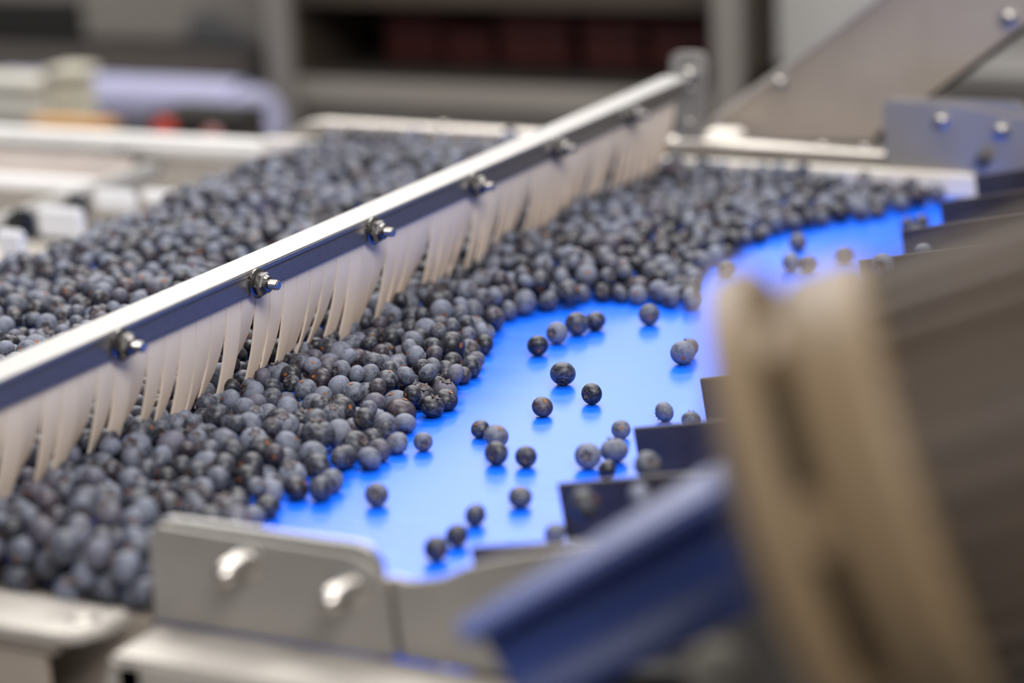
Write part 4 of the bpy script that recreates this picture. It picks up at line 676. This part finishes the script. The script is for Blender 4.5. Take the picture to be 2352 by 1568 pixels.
def guard():
    blue = mat('blue_guard_plastic', (0.016, 0.036, 0.165), 0.36, 0, spec=0.6, var=0.15, scale=20)
    root = empty('blue_guard', 'bent blue plastic guard, strongly blurred in front of the lanes beside the motor', 'guard', deep(1350, 1450, 0.93).tolist())
    A = deep(1075, 1465, 0.87); B = deep(1720, 1105, 0.87)
    d = (B-A)/np.linalg.norm(B-A); up = np.array((0, 0, 1.0)); back = np.cross(up, d); back /= np.linalg.norm(back)
    if back @ (A-CAM) < 0: back = -back
    up = np.cross(d, back); up = up if up[2] > 0 else -up
    L = np.linalg.norm(B-A)
    def sheet(name, prof, s0, s1, material, thick=0.003, taper=1.0):
        # prof: list of (towards back, up) in metres
        bm = bmesh.new(); rows = []
        n = [None]*len(prof)
        for i in range(len(prof)):
            a = np.array(prof[max(i-1, 0)]); b = np.array(prof[min(i+1, len(prof)-1)]); t = (b-a)/np.linalg.norm(b-a); n[i] = np.array((-t[1], t[0]))
        for j, s in enumerate((s0, s1)):
            k = 1.0 if j else taper
            rows.append(([bm.verts.new((A+d*s+back*p[0]*k+up*p[1]*k).tolist()) for p in prof], [bm.verts.new((A+d*s+back*(p[0]*k+q[0]*thick)+up*(p[1]*k+q[1]*thick)).tolist()) for p, q in zip(prof, n)]))
        (a0, a1), (b0, b1) = rows
        for i in range(len(prof)-1):
            bm.faces.new((a0[i], b0[i], b0[i+1], a0[i+1])); bm.faces.new((a1[i], a1[i+1], b1[i+1], b1[i]))
            bm.faces.new((a0[i], a0[i+1], a1[i+1], a1[i])); bm.faces.new((b0[i], b1[i], b1[i+1], b0[i+1]))
        for i in (0, len(prof)-1): bm.faces.new((a0[i], a1[i], b1[i], b0[i]))
        return finish(bm, name, root, material, 30)
    sheet('top_lip', [(0.021, 0.0045), (0.012, 0.004), (0.003, 0.002), (0.0, -0.001), (0.0005, -0.004)], -0.002, L, blue, taper=0.6)
    sheet('upper_panel', [(0.000, -0.003), (0.010, -0.010), (0.017, -0.020), (0.016, -0.030)], 0.004, L+0.02, blue, taper=0.8)
    sheet('lower_panel', [(0.016, -0.029), (0.006, -0.036), (0.001, -0.044), (0.001, -0.052)], 0.004, L+0.02, blue, taper=0.8)
    # knob under the motor
    k = deep(1655, 1550, 0.80)
    kr = empty('clamp_knob', 'pale beige round clamp knob, blurred below the motor at the bottom of the picture', 'knob', k.tolist())
    axk = (np.array((-0.25, 0.35, -1.0)) @ RA)
    lathe('knob_head', [(0, 0.010), (0.004, 0.0112), (0.009, 0.0105), (0.0115, 0.006), (0.012, 0)], k, axk, mat('knob_plastic', (0.20, 0.18, 0.15), 0.5), kr, 24)
    lathe('knob_stem', [(-0.05, 0.004), (0.001, 0.004)], k, axk, MT['nut'], kr, 14)
    # black block added for the dark gap below
    c = deep(1490, 1650, 0.925)
    gap_root = empty('dark_gap_block', 'added black block for the dark gap under the blue guard, mostly below the picture edge', 'dark_gap_block', c.tolist())
    bm = bmesh.new(); bmesh.ops.create_cube(bm, size=1)
    Rm = Matrix([(*RA[i],) for i in range(3)]).transposed()
    for v in bm.verts: v.co = Vector(c.tolist()) + Rm @ Vector((v.co.x*0.05, v.co.y*0.046, v.co.z*0.05))
    bev(bm, 0.006, 3); finish(bm, 'gap_block_body', gap_root, MT['black'])
    lathe('gap_block_boss', [(0, 0.016), (0.012, 0.016), (0.014, 0.013), (0.014, 0)], c+(np.array((-0.01, 0.0, -0.0245)) @ RA), (np.array((0, 0, -1.0)) @ RA), MT['black'], gap_root, 24)
guard()

# ---------------------------------------------------------------- blurred hall behind
def background():
    y = 1.6
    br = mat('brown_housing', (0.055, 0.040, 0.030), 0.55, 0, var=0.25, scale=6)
    brd = mat('shaded_bay_brown', (0.036, 0.027, 0.022), 0.6, 0, var=0.3, scale=5)  # darker brown carries the shade inside the bay
    red = mat('dark_red_crate_plastic', (0.20, 0.045, 0.040), 0.5, 0, var=0.2, scale=12)
    grey = mat('grey_cabinet', (0.20, 0.185, 0.17), 0.5, 0, var=0.1, scale=4)
    beige = mat('beige_ledge', (0.235, 0.215, 0.195), 0.5, 0, var=0.1, scale=4)
    pale = mat('pale_panel', (0.43, 0.425, 0.415), 0.5, 0, var=0.06, scale=4)
    lav = mat('lavender_roller', (0.36, 0.36, 0.52), 0.4, 0, var=0.06, scale=10)
    char = mat('charcoal_panel', (0.085, 0.085, 0.09), 0.5, 0, var=0.15, scale=6)
    def xz(px, py, yy=y): p = ony(px, py, yy); return p[0], p[2]
    x0, x1 = xz(640, 100)[0], xz(1665, 100)[0]; zt = 0.45; zb = xz(1150, 192)[1]; zo = xz(1150, 22)[1]
    # machine bay
    r = empty('machine_bay', 'dark brown machine housing with open front, blurred far behind the curtain', 'machine', ((x0+x1)/2, y+0.3, -0.95))
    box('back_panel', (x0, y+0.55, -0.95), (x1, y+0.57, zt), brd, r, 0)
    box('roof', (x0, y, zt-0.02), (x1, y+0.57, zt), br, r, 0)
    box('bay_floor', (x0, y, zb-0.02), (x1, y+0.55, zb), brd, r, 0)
    for xa in (x0, x1-0.02): box('side_panel', (xa, y+0.02, -0.95), (xa+0.02, y+0.55, zt-0.02), br, r, 0)
    box('front_header', (x0+0.02, y+0.01, zo), (x1-0.02, y+0.03, zt-0.02), br, r, 0.002)
    box('front_ledge', (x0, y-0.06, xz(1150, 250)[1]), (x1, y+0.0, zb), beige, r, 0.01)
    box('lower_panel', (x0, y-0.03, -0.95), (x1, y-0.01, xz(1150, 250)[1]-0.001), grey, r, 0.002)
    for k, (pa, pb, pt, pbm) in enumerate(((880, 1010, 38, 120), (1020, 1130, 60, 128), (1145, 1310, 40, 130), (1335, 1475, 45, 125), (1490, 1630, 55, 135))):
        yy = y+0.16; a = xz(pa, pt, yy); b = xz(pb, pbm, yy)
        words = ('leftmost', 'second from left', 'middle', 'second from right', 'rightmost')[k]
        c = empty('red_crate', f'dark red crate inside the brown machine bay, {words} of the five', 'crate', ((a[0]+b[0])/2, yy+0.08, zb), 'dark red crates in the machine bay')
        box('crate_body', (a[0], yy, zb+0.0015), (b[0], yy+0.16, a[1]-0.012), red, c, 0.004)
        box('crate_rim', (a[0]-0.004, yy-0.004, a[1]-0.012), (b[0]+0.004, yy+0.164, a[1]), red, c, 0.003)
    # columns
    for pa, pb, lab in ((607, 664, 'grey steel column left of the dark machine bay'), (1634, 1702, 'grey steel column right of the dark machine bay')):
        a = xz(pa, 100, 1.52)[0]; b = xz(pb, 100, 1.52)[0]
        c = empty('column', lab, 'column', ((a+b)/2, 1.55, -0.95), 'steel columns behind')
        box('post', (a, 1.52, -0.93), (b, 1.535, 0.6), grey, c, 0.003)
        box('post_web', (a+0.004, 1.535, -0.93), (a+0.012, 1.575, 0.6), grey, c, 0.001)
        box('foot_plate', (a-0.02, 1.50, -0.95), (b+0.02, 1.585, -0.93), grey, c, 0.002)
    # right of the column
    a = xz(1722, 0, 1.75); b = xz(2060, 168, 1.75)
    c = empty('pale_cabinet', 'pale grey cabinet behind the slanting side plate', 'cabinet', ((a[0]+b[0])/2, 1.9, -0.95))
    box('cabinet_door', (max(a[0], x1)+0.012, 1.75, b[1]), (b[0], 1.765, 0.5), pale, c, 0.006)
    box('cabinet_body', (x1+0.01, 1.766, -0.95), (b[0]+0.3, 2.15, 0.52), grey, c, 0.004)
    box('door_handle', (max(a[0], x1)+0.04, 1.74, 0.10), (max(a[0], x1)+0.055, 1.752, 0.22), MT['nut'], c, 0.003)
    a = xz(2070, 165, 1.35); b = xz(2480, 225, 1.35)
    c = empty('grey_machine_cover', 'grey machine cover seen below the slanting side plate at right', 'machine', ((a[0]+b[0])/2, 1.5, -0.95))
    box('cover_top', (a[0], 1.35, b[1]), (b[0]+0.2, 1.75, a[1]), mat('warm_grey_cover', (0.13, 0.123, 0.118), 0.5, var=0.08, scale=5), c, 0.008)
    box('cover_body', (a[0]+0.02, 1.365, -0.95), (b[0]+0.2, 1.74, b[1]-0.001), grey, c, 0.004)
    # left machines
    c = empty('left_cabinet', 'grey beige cabinet with black opening, blurred at top left', 'cabinet', (-1.5, 1.9, -0.95))
    xl = xz(-260, 50, 1.75)[0]; xr = xz(612, 50, 1.75)[0]; xm = xz(190, 50, 1.75)[0]
    box('panel', (xm, 1.75, xz(400, 95, 1.75)[1]), (xr, 1.77, 0.5), mat('taupe_panel', (0.215, 0.195, 0.175), 0.5, var=0.12, scale=4), c, 0.003)
    box('black_panel', (xl, 1.775, xz(100, 92, 1.75)[1]), (xm-0.002, 1.79, xz(100, 8, 1.75)[1]), MT['black'], c, 0.002)
    box('upper_panel', (xl, 1.765, xz(100, 6, 1.75)[1]), (xm-0.002, 1.79, 0.5), grey, c, 0.003)
    box('cross_rail', (xl, 1.70, xz(300, 160, 1.70)[1]), (xr, 1.712, xz(300, 114, 1.70)[1]), mat('umber_rail', (0.115, 0.098, 0.088), 0.5, var=0.1, scale=4), c, 0.004)
    box('lower_body', (xl, 1.80, -0.95), (xr, 2.1, 0.48), char, c, 0)
    q = [ony(u_, v_, 1.745) for u_, v_ in ((450, 30), (500, 28), (610, 105), (480, 100), (440, 70))]
    slab('dark_hood', q, (0, -1, 0), 0.02, char, c, 0.004)
    # big roller
    p0 = ony(175, 222, 1.45); p1 = ony(585, 242, 1.45)
    c = empty('large_roller', 'large pale lavender roller with round end disc, blurred at upper left', 'roller', ((p0+p1)/2).tolist())
    lathe('roller_body', [(-0.12, 0.033), (p1[0]-p0[0]-0.02, 0.033)], (p0[0], 1.45, p0[2]), (1, 0, 0), lav, c, 40)
    e = ony(584, 280, 1.41)
    lathe('end_disc', [(-0.055, 0.03), (-0.05, 0.040), (-0.006, 0.042), (0.0, 0.038), (0.002, 0)], e, (0.55, -0.83, 0), lav, c, 40)
    box('axle_bracket', (p1[0]-0.03, 1.46, -0.95), (p1[0], 1.475, p1[2]-0.033), char, c, 0.002)
    # crates, tray, knob
    for k, (q, lab, mm) in enumerate((((-120, 164, 92, 290), 'white translucent crate at the left picture edge behind the feeding frame', mat('milky_crate', (0.56, 0.54, 0.49), 0.5, var=0.08, scale=8)), ((98, 144, 180, 290), 'cream crate between the white crate and the lavender roller', mat('cream_crate', (0.50, 0.48, 0.40), 0.5, var=0.1, scale=8)))):
        yy = (1.10, 1.12)[k]; a = ony((q[0]+q[2])/2, q[1], yy+0.05); a[0] = ony(q[0], q[1], yy)[0]; b = ony(q[2], q[3], yy)
        c = empty('plastic_crate', lab, 'crate', ((a[0]+b[0])/2, yy+0.1, b[2]), 'pale crates at left')
        box('crate_body', (a[0], yy, b[2]), (b[0], yy+0.05, a[2]-0.008), mm, c, 0.008)
        box('crate_rim', (a[0]-0.004, yy-0.004, a[2]-0.010), (b[0]+0.004, yy+0.054, a[2]), mm, c, 0.004)
    ora = mat('orange_tray_plastic', (0.50, 0.27, 0.09), 0.5, var=0.1, scale=8)
    a = ony(160, 268, 1.085); b = ony(248, 330, 1.06); a[0] = ony(80, 268, 1.06)[0]
    c = empty('orange_tray', 'orange plastic tray below the pale crates at left', 'tray', ((a[0]+b[0])/2, 1.1, b[2]))
    box('tray_body', (a[0]-0.01, 1.06, b[2]-0.02), (b[0]-0.006, 1.088, a[2]-0.008), ora, c, 0.006)
    box('tray_rim', (a[0]-0.012, 1.055, a[2]-0.010), (b[0], 1.092, a[2]-0.001), ora, c, 0.003)
    a = ony(382, 300, 1.1)
    c = empty('stop_button', 'red mushroom push button below the lavender roller', 'button', a.tolist())
    lathe('button_cap', [(0, 0.009), (0.004, 0.0155), (0.010, 0.0155), (0.016, 0.012), (0.019, 0)], a, (0.2, -0.9, 0.3), mat('red_button', (0.33, 0.03, 0.022), 0.4), c, 28)
    lathe('button_collar', [(-0.02, 0.012), (0.001, 0.012)], a, (0.2, -0.9, 0.3), MT['black'], c, 24)
    a = ony(490, 318, 1.1)
    c = empty('pink_button', 'dusky pink button at the dark control box, right of the red one', 'button', a.tolist())
    lathe('button_cap', [(0, 0.010), (0.006, 0.0125), (0.012, 0.009), (0.013, 0)], a, (0.2, -0.9, 0.3), mat('pink_button_plastic', (0.30, 0.13, 0.13), 0.5), c, 24)
    lathe('button_collar', [(-0.02, 0.011), (0.001, 0.011)], a, (0.2, -0.9, 0.3), MT['black'], c, 24)
    a = ony(345, 268, 1.13); b = ony(545, 345, 1.13)
    c = empty('control_box', 'dark control box under the lavender roller', 'control box', ((a[0]+b[0])/2, 1.18, b[2]))
    box('box_body', (a[0], 1.13, b[2]-0.03), (b[0], 1.2, a[2]), mat('dark_box', (0.035, 0.03, 0.03), 0.5), c, 0.004)
    box('box_lid', (a[0]-0.002, 1.127, a[2]+0.0005), (b[0]+0.002, 1.203, a[2]+0.006), MT['black'], c, 0.002)
background()

# ---------------------------------------------------------------- blueberries
def berry_material(name, attr):
    M = bpy.data.materials.new(name); M.use_nodes = True
    N, L = M.node_tree.nodes, M.node_tree.links; p = N['Principled BSDF']
    tc = N.new('ShaderNodeTexCoord')
    if attr:
        at = N.new('ShaderNodeAttribute'); at.attribute_name = 'shade'; rnd = at.outputs['Fac']
    else:
        oi = N.new('ShaderNodeObjectInfo'); sp = N.new('ShaderNodeSeparateColor'); L.new(oi.outputs['Color'], sp.inputs['Color']); rnd = sp.outputs['Red']
    w = N.new('ShaderNodeMath'); w.operation = 'MULTIPLY'; w.inputs[1].default_value = 37.0; L.new(rnd, w.inputs[0])
    def noise(scale, det, dist=0.0):
        n = N.new('ShaderNodeTexNoise'); n.noise_dimensions = '4D'; n.inputs['Scale'].default_value = scale; n.inputs['Detail'].default_value = det
        n.inputs['Distortion'].default_value = dist; n.inputs['Roughness'].default_value = 0.65
        L.new(tc.outputs['Object'], n.inputs['Vector']); L.new(w.outputs[0], n.inputs['W']); return n.outputs['Fac']
    a, b = noise(230, 4, 0.6), noise(900, 5, 1.5)
    s = N.new('ShaderNodeMath'); s.operation = 'MULTIPLY_ADD'; L.new(b, s.inputs[0]); s.inputs[1].default_value = 0.70; L.new(a, s.inputs[2])
    # per-berry amount of waxy bloom
    r1 = N.new('ShaderNodeMath'); r1.operation = 'MULTIPLY'; r1.inputs[1].default_value = 7.31; L.new(rnd, r1.inputs[0])
    r2 = N.new('ShaderNodeMath'); r2.operation = 'FRACT'; L.new(r1.outputs[0], r2.inputs[0])
    r3 = N.new('ShaderNodeMath'); r3.operation = 'MULTIPLY_ADD'; L.new(r2.outputs[0], r3.inputs[0]); r3.inputs[1].default_value = 0.40; r3.inputs[2].default_value = -0.20
    ad = N.new('ShaderNodeMath'); ad.operation = 'ADD'; L.new(s.outputs[0], ad.inputs[0]); L.new(r3.outputs[0], ad.inputs[1])
    mr = N.new('ShaderNodeMapRange'); mr.inputs['From Min'].default_value = 0.68; mr.inputs['From Max'].default_value = 1.08; L.new(ad.outputs[0], mr.inputs['Value'])
    mx = N.new('ShaderNodeMix'); mx.data_type = 'RGBA'; L.new(mr.outputs['Result'], mx.inputs['Factor'])
    mx.inputs['A'].default_value = (0.010, 0.010, 0.015, 1); mx.inputs['B'].default_value = (0.14, 0.154, 0.21, 1)
    # a few berries lean to purple brown
    hm = N.new('ShaderNodeMix'); hm.data_type = 'RGBA'; L.new(mx.outputs['Result'], hm.inputs['A']); hm.inputs['B'].default_value = (0.045, 0.022, 0.032, 1)
    h1 = N.new('ShaderNodeMath'); h1.operation = 'MULTIPLY'; h1.inputs[1].default_value = 13.7; L.new(rnd, h1.inputs[0])
    h2 = N.new('ShaderNodeMath'); h2.operation = 'FRACT'; L.new(h1.outputs[0], h2.inputs[0])
    h3 = N.new('ShaderNodeMapRange'); h3.inputs['From Min'].default_value = 0.72; h3.inputs['From Max'].default_value = 1.0; h3.inputs['To Max'].default_value = 0.5
    L.new(h2.outputs[0], h3.inputs['Value']); L.new(h3.outputs['Result'], hm.inputs['Factor'])
    L.new(hm.outputs['Result'], p.inputs['Base Color'])
    rr = N.new('ShaderNodeMapRange'); rr.inputs['To Min'].default_value = 0.36; rr.inputs['To Max'].default_value = 0.68; L.new(mr.outputs['Result'], rr.inputs['Value']); L.new(rr.outputs['Result'], p.inputs['Roughness'])
    p.inputs['Specular IOR Level'].default_value = 0.42
    bp = N.new('ShaderNodeBump'); bp.inputs['Strength'].default_value = 0.12; bp.inputs['Distance'].default_value = 0.0003; L.new(b, bp.inputs['Height']); L.new(bp.outputs['Normal'], p.inputs['Normal'])
    return M
SKIN, SKIN_HEAP = berry_material('blueberry_skin', False), berry_material('blueberry_skin_heap', True)
SCAR = mat('stem_scar', (0.34, 0.115, 0.022), 0.6, 0, base2=(0.10, 0.03, 0.015), scale=900)
CALYX = mat('calyx', (0.018, 0.013, 0.015), 0.6, 0, base2=(0.085, 0.06, 0.06), scale=500)
# profile of a unit berry: z up is the calyx end, z down the stem end
def body_geo(seg, rings, fl=0.86):
    prof = []
    for k in range(rings+1):
        a = -PI/2+PI*k/rings; r = math.cos(a); z = math.sin(a)*fl
        if z > 0: z -= 0.20*math.exp(-(r/0.30)**2)         # dimple under the crown
        else: z += 0.07*math.exp(-(r/0.16)**2)             # stem scar dent
        prof.append((z, r))
    V, F = [], []
    V.append((0, 0, prof[0][0]))
    for z, r in prof[1:-1]:
        for j in range(seg):
            t = 2*PI*j/seg; V.append((r*math.cos(t), r*math.sin(t), z))
    V.append((0, 0, prof[-1][0])); n = len(V)-1
    for j in range(seg): F.append((0, 1+(j+1) % seg, 1+j))
    for k in range(rings-2):
        a, b = 1+k*seg, 1+(k+1)*seg
        for j in range(seg): F.append((a+j, a+(j+1) % seg, b+(j+1) % seg, b+j))
    a = 1+(rings-2)*seg
    for j in range(seg): F.append((a+j, a+(j+1) % seg, n))
    return V, F
def calyx_geo(m=10):
    V, F = [], []
    for j in range(m):
        t = 2*PI*j/m; tip = j % 2 == 0
        ro = 0.50 if tip else 0.31; zo = 0.93 if tip else 0.80
        for r, z in ((0.20, 0.70), (0.29, 0.795), (ro, zo), (ro+0.015, zo-0.05), (0.31, 0.74)):
            V.append((r*math.cos(t), r*math.sin(t), z))
    for j in range(m):
        a, b = 5*j, 5*((j+1) % m)
        for k in range(4): F.append((a+k, b+k, b+k+1, a+k+1))
    c = len(V); V.append((0, 0, 0.685))
    for j in range(m): F.append((5*j, c, 5*((j+1) % m)))
    return V, F
def scar_geo(m=10):
    V = [(0, 0, -0.845)]; F = []
    for r, z in ((0.085, -0.868), (0.14, -0.893), (0.165, -0.875)):
        for j in range(m):
            t = 2*PI*j/m; V.append((r*math.cos(t)*1.15, r*math.sin(t)*0.9, z))
    for j in range(m): F.append((0, 1+(j+1) % m, 1+j))
    for k in range(2):
        for j in range(m):
            a, b = 1+k*m, 1+(k+1)*m; F.append((a+j, a+(j+1) % m, b+(j+1) % m, b+j))
    return V, F
def unit_mesh(name, geo, material):
    me = bpy.data.meshes.new(name); me.from_pydata([tuple(c*0.01 for c in v) for v in geo[0]], [], geo[1])
    me.polygons.foreach_set('use_smooth', [True]*len(me.polygons)); me.materials.append(material); me.update(); return me
ME_BODY = unit_mesh('blueberry', body_geo(26, 17), SKIN)
ME_CAL = unit_mesh('calyx', calyx_geo(), CALYX)
ME_SCAR = unit_mesh('stem_scar', scar_geo(), SCAR)
def rand_quat():
    q = Quaternion(rng.normal(size=4).tolist()); q.normalize(); return q
def rest_height(q, r, fl=0.86):
    n = q.to_matrix().transposed() @ Vector((0, 0, 1))
    return r*math.sqrt(n.x**2+n.y**2+(fl*n.z)**2)
proto = link('blueberry', ME_BODY); proto_cal = link('calyx', ME_CAL, proto); proto_scar = link('stem_scar', ME_SCAR, proto)
first = [True]
def put_berry(p, r, q, label, group, shade=None):
    if first[0]: o, c, s = proto, proto_cal, proto_scar; first[0] = False
    else:
        o, c, s = proto.copy(), proto_cal.copy(), proto_scar.copy()
        c.parent = o; s.parent = o
        for x in (o, c, s): COL.objects.link(x)
    o.rotation_mode = 'QUATERNION'; o.rotation_quaternion = q; o.location = p; o.scale = (r/0.01,)*3
    o.color = (shade if shade is not None else rng.random(), 0, 0, 1)
    o['label'] = label; o['category'] = 'blueberry'
    if group: o['group'] = group
    elif 'group' in o: del o['group']
    return o
def aim(px_dir, stem=True):
    """orientation that turns stem scar (or calyx) towards a camera-space direction"""
    d = Vector((np.array(px_dir, float) @ RA).tolist()).normalized()
    z = Vector((0, 0, -1 if stem else 1))
    return z.rotation_difference(d) @ Quaternion(z, rng.uniform(0, 6.28))
LOOSE = [("blueberry with orange stem scar, rolled just off the heap's far bulge", ('s', (0.1, -0.35, -1))), ('blueberry at the far tip of the heap beside open belt', None), ('dark blueberry, front one of the row of four rolling below the far bulge', None), ('pale blueberry, second of the row of four rolling below the far bulge', ('c', (-0.6, 0.0, -1))), ('largest blueberry of the row of four below the far bulge, orange dot low', ('s', (-0.1, -0.5, -1))), ('blueberry touching the heap at the back end of the row of four', None), ('large blueberry alone in the middle of the bare blue belt', ('c', (-0.1, -0.9, -0.6))), ('dark blueberry alone on the belt, right of the large one', ('c', (-0.7, -0.2, -1))), ('brownish blueberry alone on the bare belt, below the large one in the middle', ('s', (0.3, 0.7, -0.8))), ("big bluish blueberry on the belt near the motor's upper left edge", ('s', (0, -0.6, -1))), ('blueberry on the belt just above the nearest visible lane corner by the motor', None), ('blurred blueberry half hidden by the motor, above the lane divider', None), ('small blueberry at the back left of the cluster of three on the belt', None), ('large blueberry in the middle of the cluster of three on the belt', None), ('front blueberry of the cluster of three, calyx turned to the lens', ('c', (-0.5, -0.3, -1))), ('blueberry right of the cluster of three, dark calyx facing the lens', ('c', (-0.1, -0.3, -1))), ('small blueberry above the pair by the lane divider corner', ('s', (0, 0.3, -1))), ('pale blueberry with calyx facing the lens, left of the pair by the lane corner', ('c', (-0.15, 0.05, -1))), ('pale round blueberry, right of the pair by the lane corner', None), ('darker blueberry tucked under the pale pair at the lane corner', None), ('small plain blueberry that has just left the near heap edge', None), ('blueberry alone on the belt above the near guide plate', ('c', (0, 0.1, -1))), ('round blueberry with shadow, alone between the cluster and the near lane divider', ('s', (0, 0.9, -0.6))), ('blueberry, rearmost of the three in line by the near lane end', None), ('dark blueberry, middle of the three in line by the near lane end', None), ('darkest round blueberry, front of the three in line, nearest the guide plate', None), ('blurred blueberry at the mouth of the nearest lane', None), ("blueberry alone on the belt right of the heap's far tip", ('s', (0.1, 0, -1))), ('upper blueberry of the three blurred ones behind the motor top', None), ('pale left blueberry of the touching pair behind the motor top', None), ('brownish right blueberry of the touching pair behind the motor top', None), ('yellowish brown blueberry alone in front of the far lane mouth', ('s', (0.2, -0.2, -1))), ('reddish blueberry peeping out behind the big bluish one', None), ('left blueberry of the far trio at the lane mouth', None), ('top blueberry of the far trio at the lane mouth', None), ('lower right blueberry of the far trio at the lane mouth', None)]
LANE = [(1488, 1068, 66, 'y', -0.13, 'blueberry in the black lane beside the lane corner, half hidden by the divider', None), (1342, 1158, 76, 'y', -0.225, 'dark blurred blueberry inside the nearest black lane', None), (1470, 1140, 60, 'y', -0.235, 'pale blurred blueberry deep in the nearest black lane by the blue guard', None), (2028, 611, 56, 'y', 0.283, 'big pale blueberry perched at a lane divider above the motor', ('c', (-0.6, -0.1, -1))), (2121, 577, 38, 'y', 0.335, 'small pale blueberry in the lane behind the big perched one', None), (2147, 552, 40, 'y', 0.4, 'brown tinted blueberry against a lane divider behind the small pale one', None), (2316, 447, 42, 'y', 0.6, 'blueberry riding in the farthest black lane near the right edge', None), (2350, 482, 44, 'y', 0.52, 'pale blueberry cut by the right picture edge in a far lane', None), (2258, 366, 38, 'y', 0.6205, 'dark blueberry in front of the grey far guide plate below its bolts', None)]
def shade_for(lab):
    while True:
        s = rng.random(); a, b = (s*7.31) % 1.0, (s*13.7) % 1.0
        brown = any(w in lab for w in ('brown', 'reddish'))
        if brown != (b > 0.85) or (not brown and b > 0.72): continue
        if 'dark' in lab.split(',')[0].split(' calyx')[0]: ok = a < 0.25
        elif 'pale' in lab.split(',')[0] or 'bluish' in lab: ok = a > 0.75
        else: ok = 0.25 < a < 0.75
        if ok: return s
def berries():
    n_single = 300-len(LANE)
    used = 0
    bolts = [onx(px-14, py-2, -0.085)[1] for px, py in ((290, 789), (603, 648), (870, 526), (1103, 424), (1293, 331), (1463, 252))]
    words = ('first', 'second', 'third', 'fourth', 'fifth', 'sixth')
    for i in range(n_single):
        x, y, z, r = BER[i]
        q = rand_quat()
        if i < len(LOOSE):
            lab, face = LOOSE[i]
            if face: q = aim(face[1], face[0] == 's')
            put_berry((x, y, rest_height(q, r)), r, q, lab, None, shade_for(lab)); continue
        if abs(z-r) < 2e-4: z = rest_height(q, r)
        view = CAM-np.array((x, y, z)); view /= np.linalg.norm(view)
        up = np.array((q.to_matrix() @ Vector((0, 0, 1)))[:])
        look = 'star-crowned ' if up @ view > 0.62 else ('orange-scarred ' if up @ view < -0.62 else '')
        size = 'large ' if r > 0.0086 else ('small ' if r < 0.0068 else '')
        sh = rng.random(); fr = (sh*7.31) % 1.0
        tone = 'pale ' if fr > 0.72 else ('dark ' if fr < 0.28 else '')
        if i < 56: zone = "at the heap's edge"
        elif x > -0.088: zone = 'against the cream strips' if x < -0.055 else ('midway from strips to belt' if x < (-0.02 if y < 0.22 else 0.02) else 'toward the bare belt')
        else: zone = 'close behind the rail' if x > -0.17 else 'far behind the rail'
        j = int(np.argmin([abs(y-b) for b in bolts])); gap = abs(y-bolts[j]); step = 0.135
        if gap < step*0.22: at_ = f'level with {words[j]} rail bolt from left'
        elif y < bolts[0]: at_ = 'left of the first rail bolt'
        elif y > bolts[-1]: at_ = 'right of the sixth rail bolt'
        else:
            k = j if y > bolts[j] else j-1; at_ = f'between {words[k]} and {words[k+1]} rail bolts from left'
        lab = f'{tone}{size}{look}blueberry {zone}, {at_}'
        if len(lab.replace('-', ' ').split()) > 16: lab = lab.replace(' from left', '')
        put_berry((x, y, z), r, q, lab, 'blueberries: '+lab, sh)
    for (px, py, dia, mode, val, lab, face) in LANE:
        # resting in a lane: point on the lane plane y = val, radius from its size
        p = ony(px, py, val); D = float((p-CAM) @ RA[2]); r = dia*D/FPX/2
        put_berry(p.tolist(), r, aim(face[1], face[0] == 's') if face else rand_quat(), lab, None, shade_for(lab))
    # everything past the limit: one joined mass
    R_ = BER[n_single:]
    LODS = [(body_geo(18, 11), calyx_geo(), scar_geo(8)), (body_geo(12, 8), calyx_geo(), scar_geo(6))]
    VV, LT, LS, MI, SH = [], [], [], [], []; base = 0
    for x, y, z, r in R_:
        q = rand_quat(); Rm = np.array(q.to_matrix())
        far = 0 if (y < 0.25 and x > -0.35) else 1
        sh = rng.random()
        if abs(z-r) < 2e-4: z = rest_height(q, r)
        for mi, (V, F) in enumerate(LODS[far]):
            v = (np.array(V)*r) @ Rm.T + (x, y, z); VV.append(v)
            for f_ in F: LT.extend([i_+base for i_ in f_]); LS.append(len(f_)); MI.append(mi)
            SH.append(np.full(len(v), sh, np.float32)); base += len(v)
    co = np.concatenate(VV).astype(np.float32); ls = np.array(LS, np.int32); lt = np.array(LT, np.int32)
    me = bpy.data.meshes.new('blueberry_heap'); me.vertices.add(len(co)); me.vertices.foreach_set('co', co.ravel())
    me.loops.add(len(lt)); me.loops.foreach_set('vertex_index', lt); me.polygons.add(len(ls))
    me.polygons.foreach_set('loop_start', np.concatenate(([0], np.cumsum(ls)[:-1])).astype(np.int32))
    me.polygons.foreach_set('material_index', np.array(MI, np.int32)); me.polygons.foreach_set('use_smooth', np.ones(len(ls), bool))
    at = me.attributes.new('shade', 'FLOAT', 'POINT'); at.data.foreach_set('value', np.concatenate(SH))
    for mm in (SKIN_HEAP, CALYX, SCAR): me.materials.append(mm)
    me.update(calc_edges=True); me.validate()
    o = link('blueberry_heap', me)
    tag(o, 'mass of smaller showing blueberries filling the heap on both sides of the strip curtain', 'blueberries', 'blueberry heap', 'stuff')
berries()
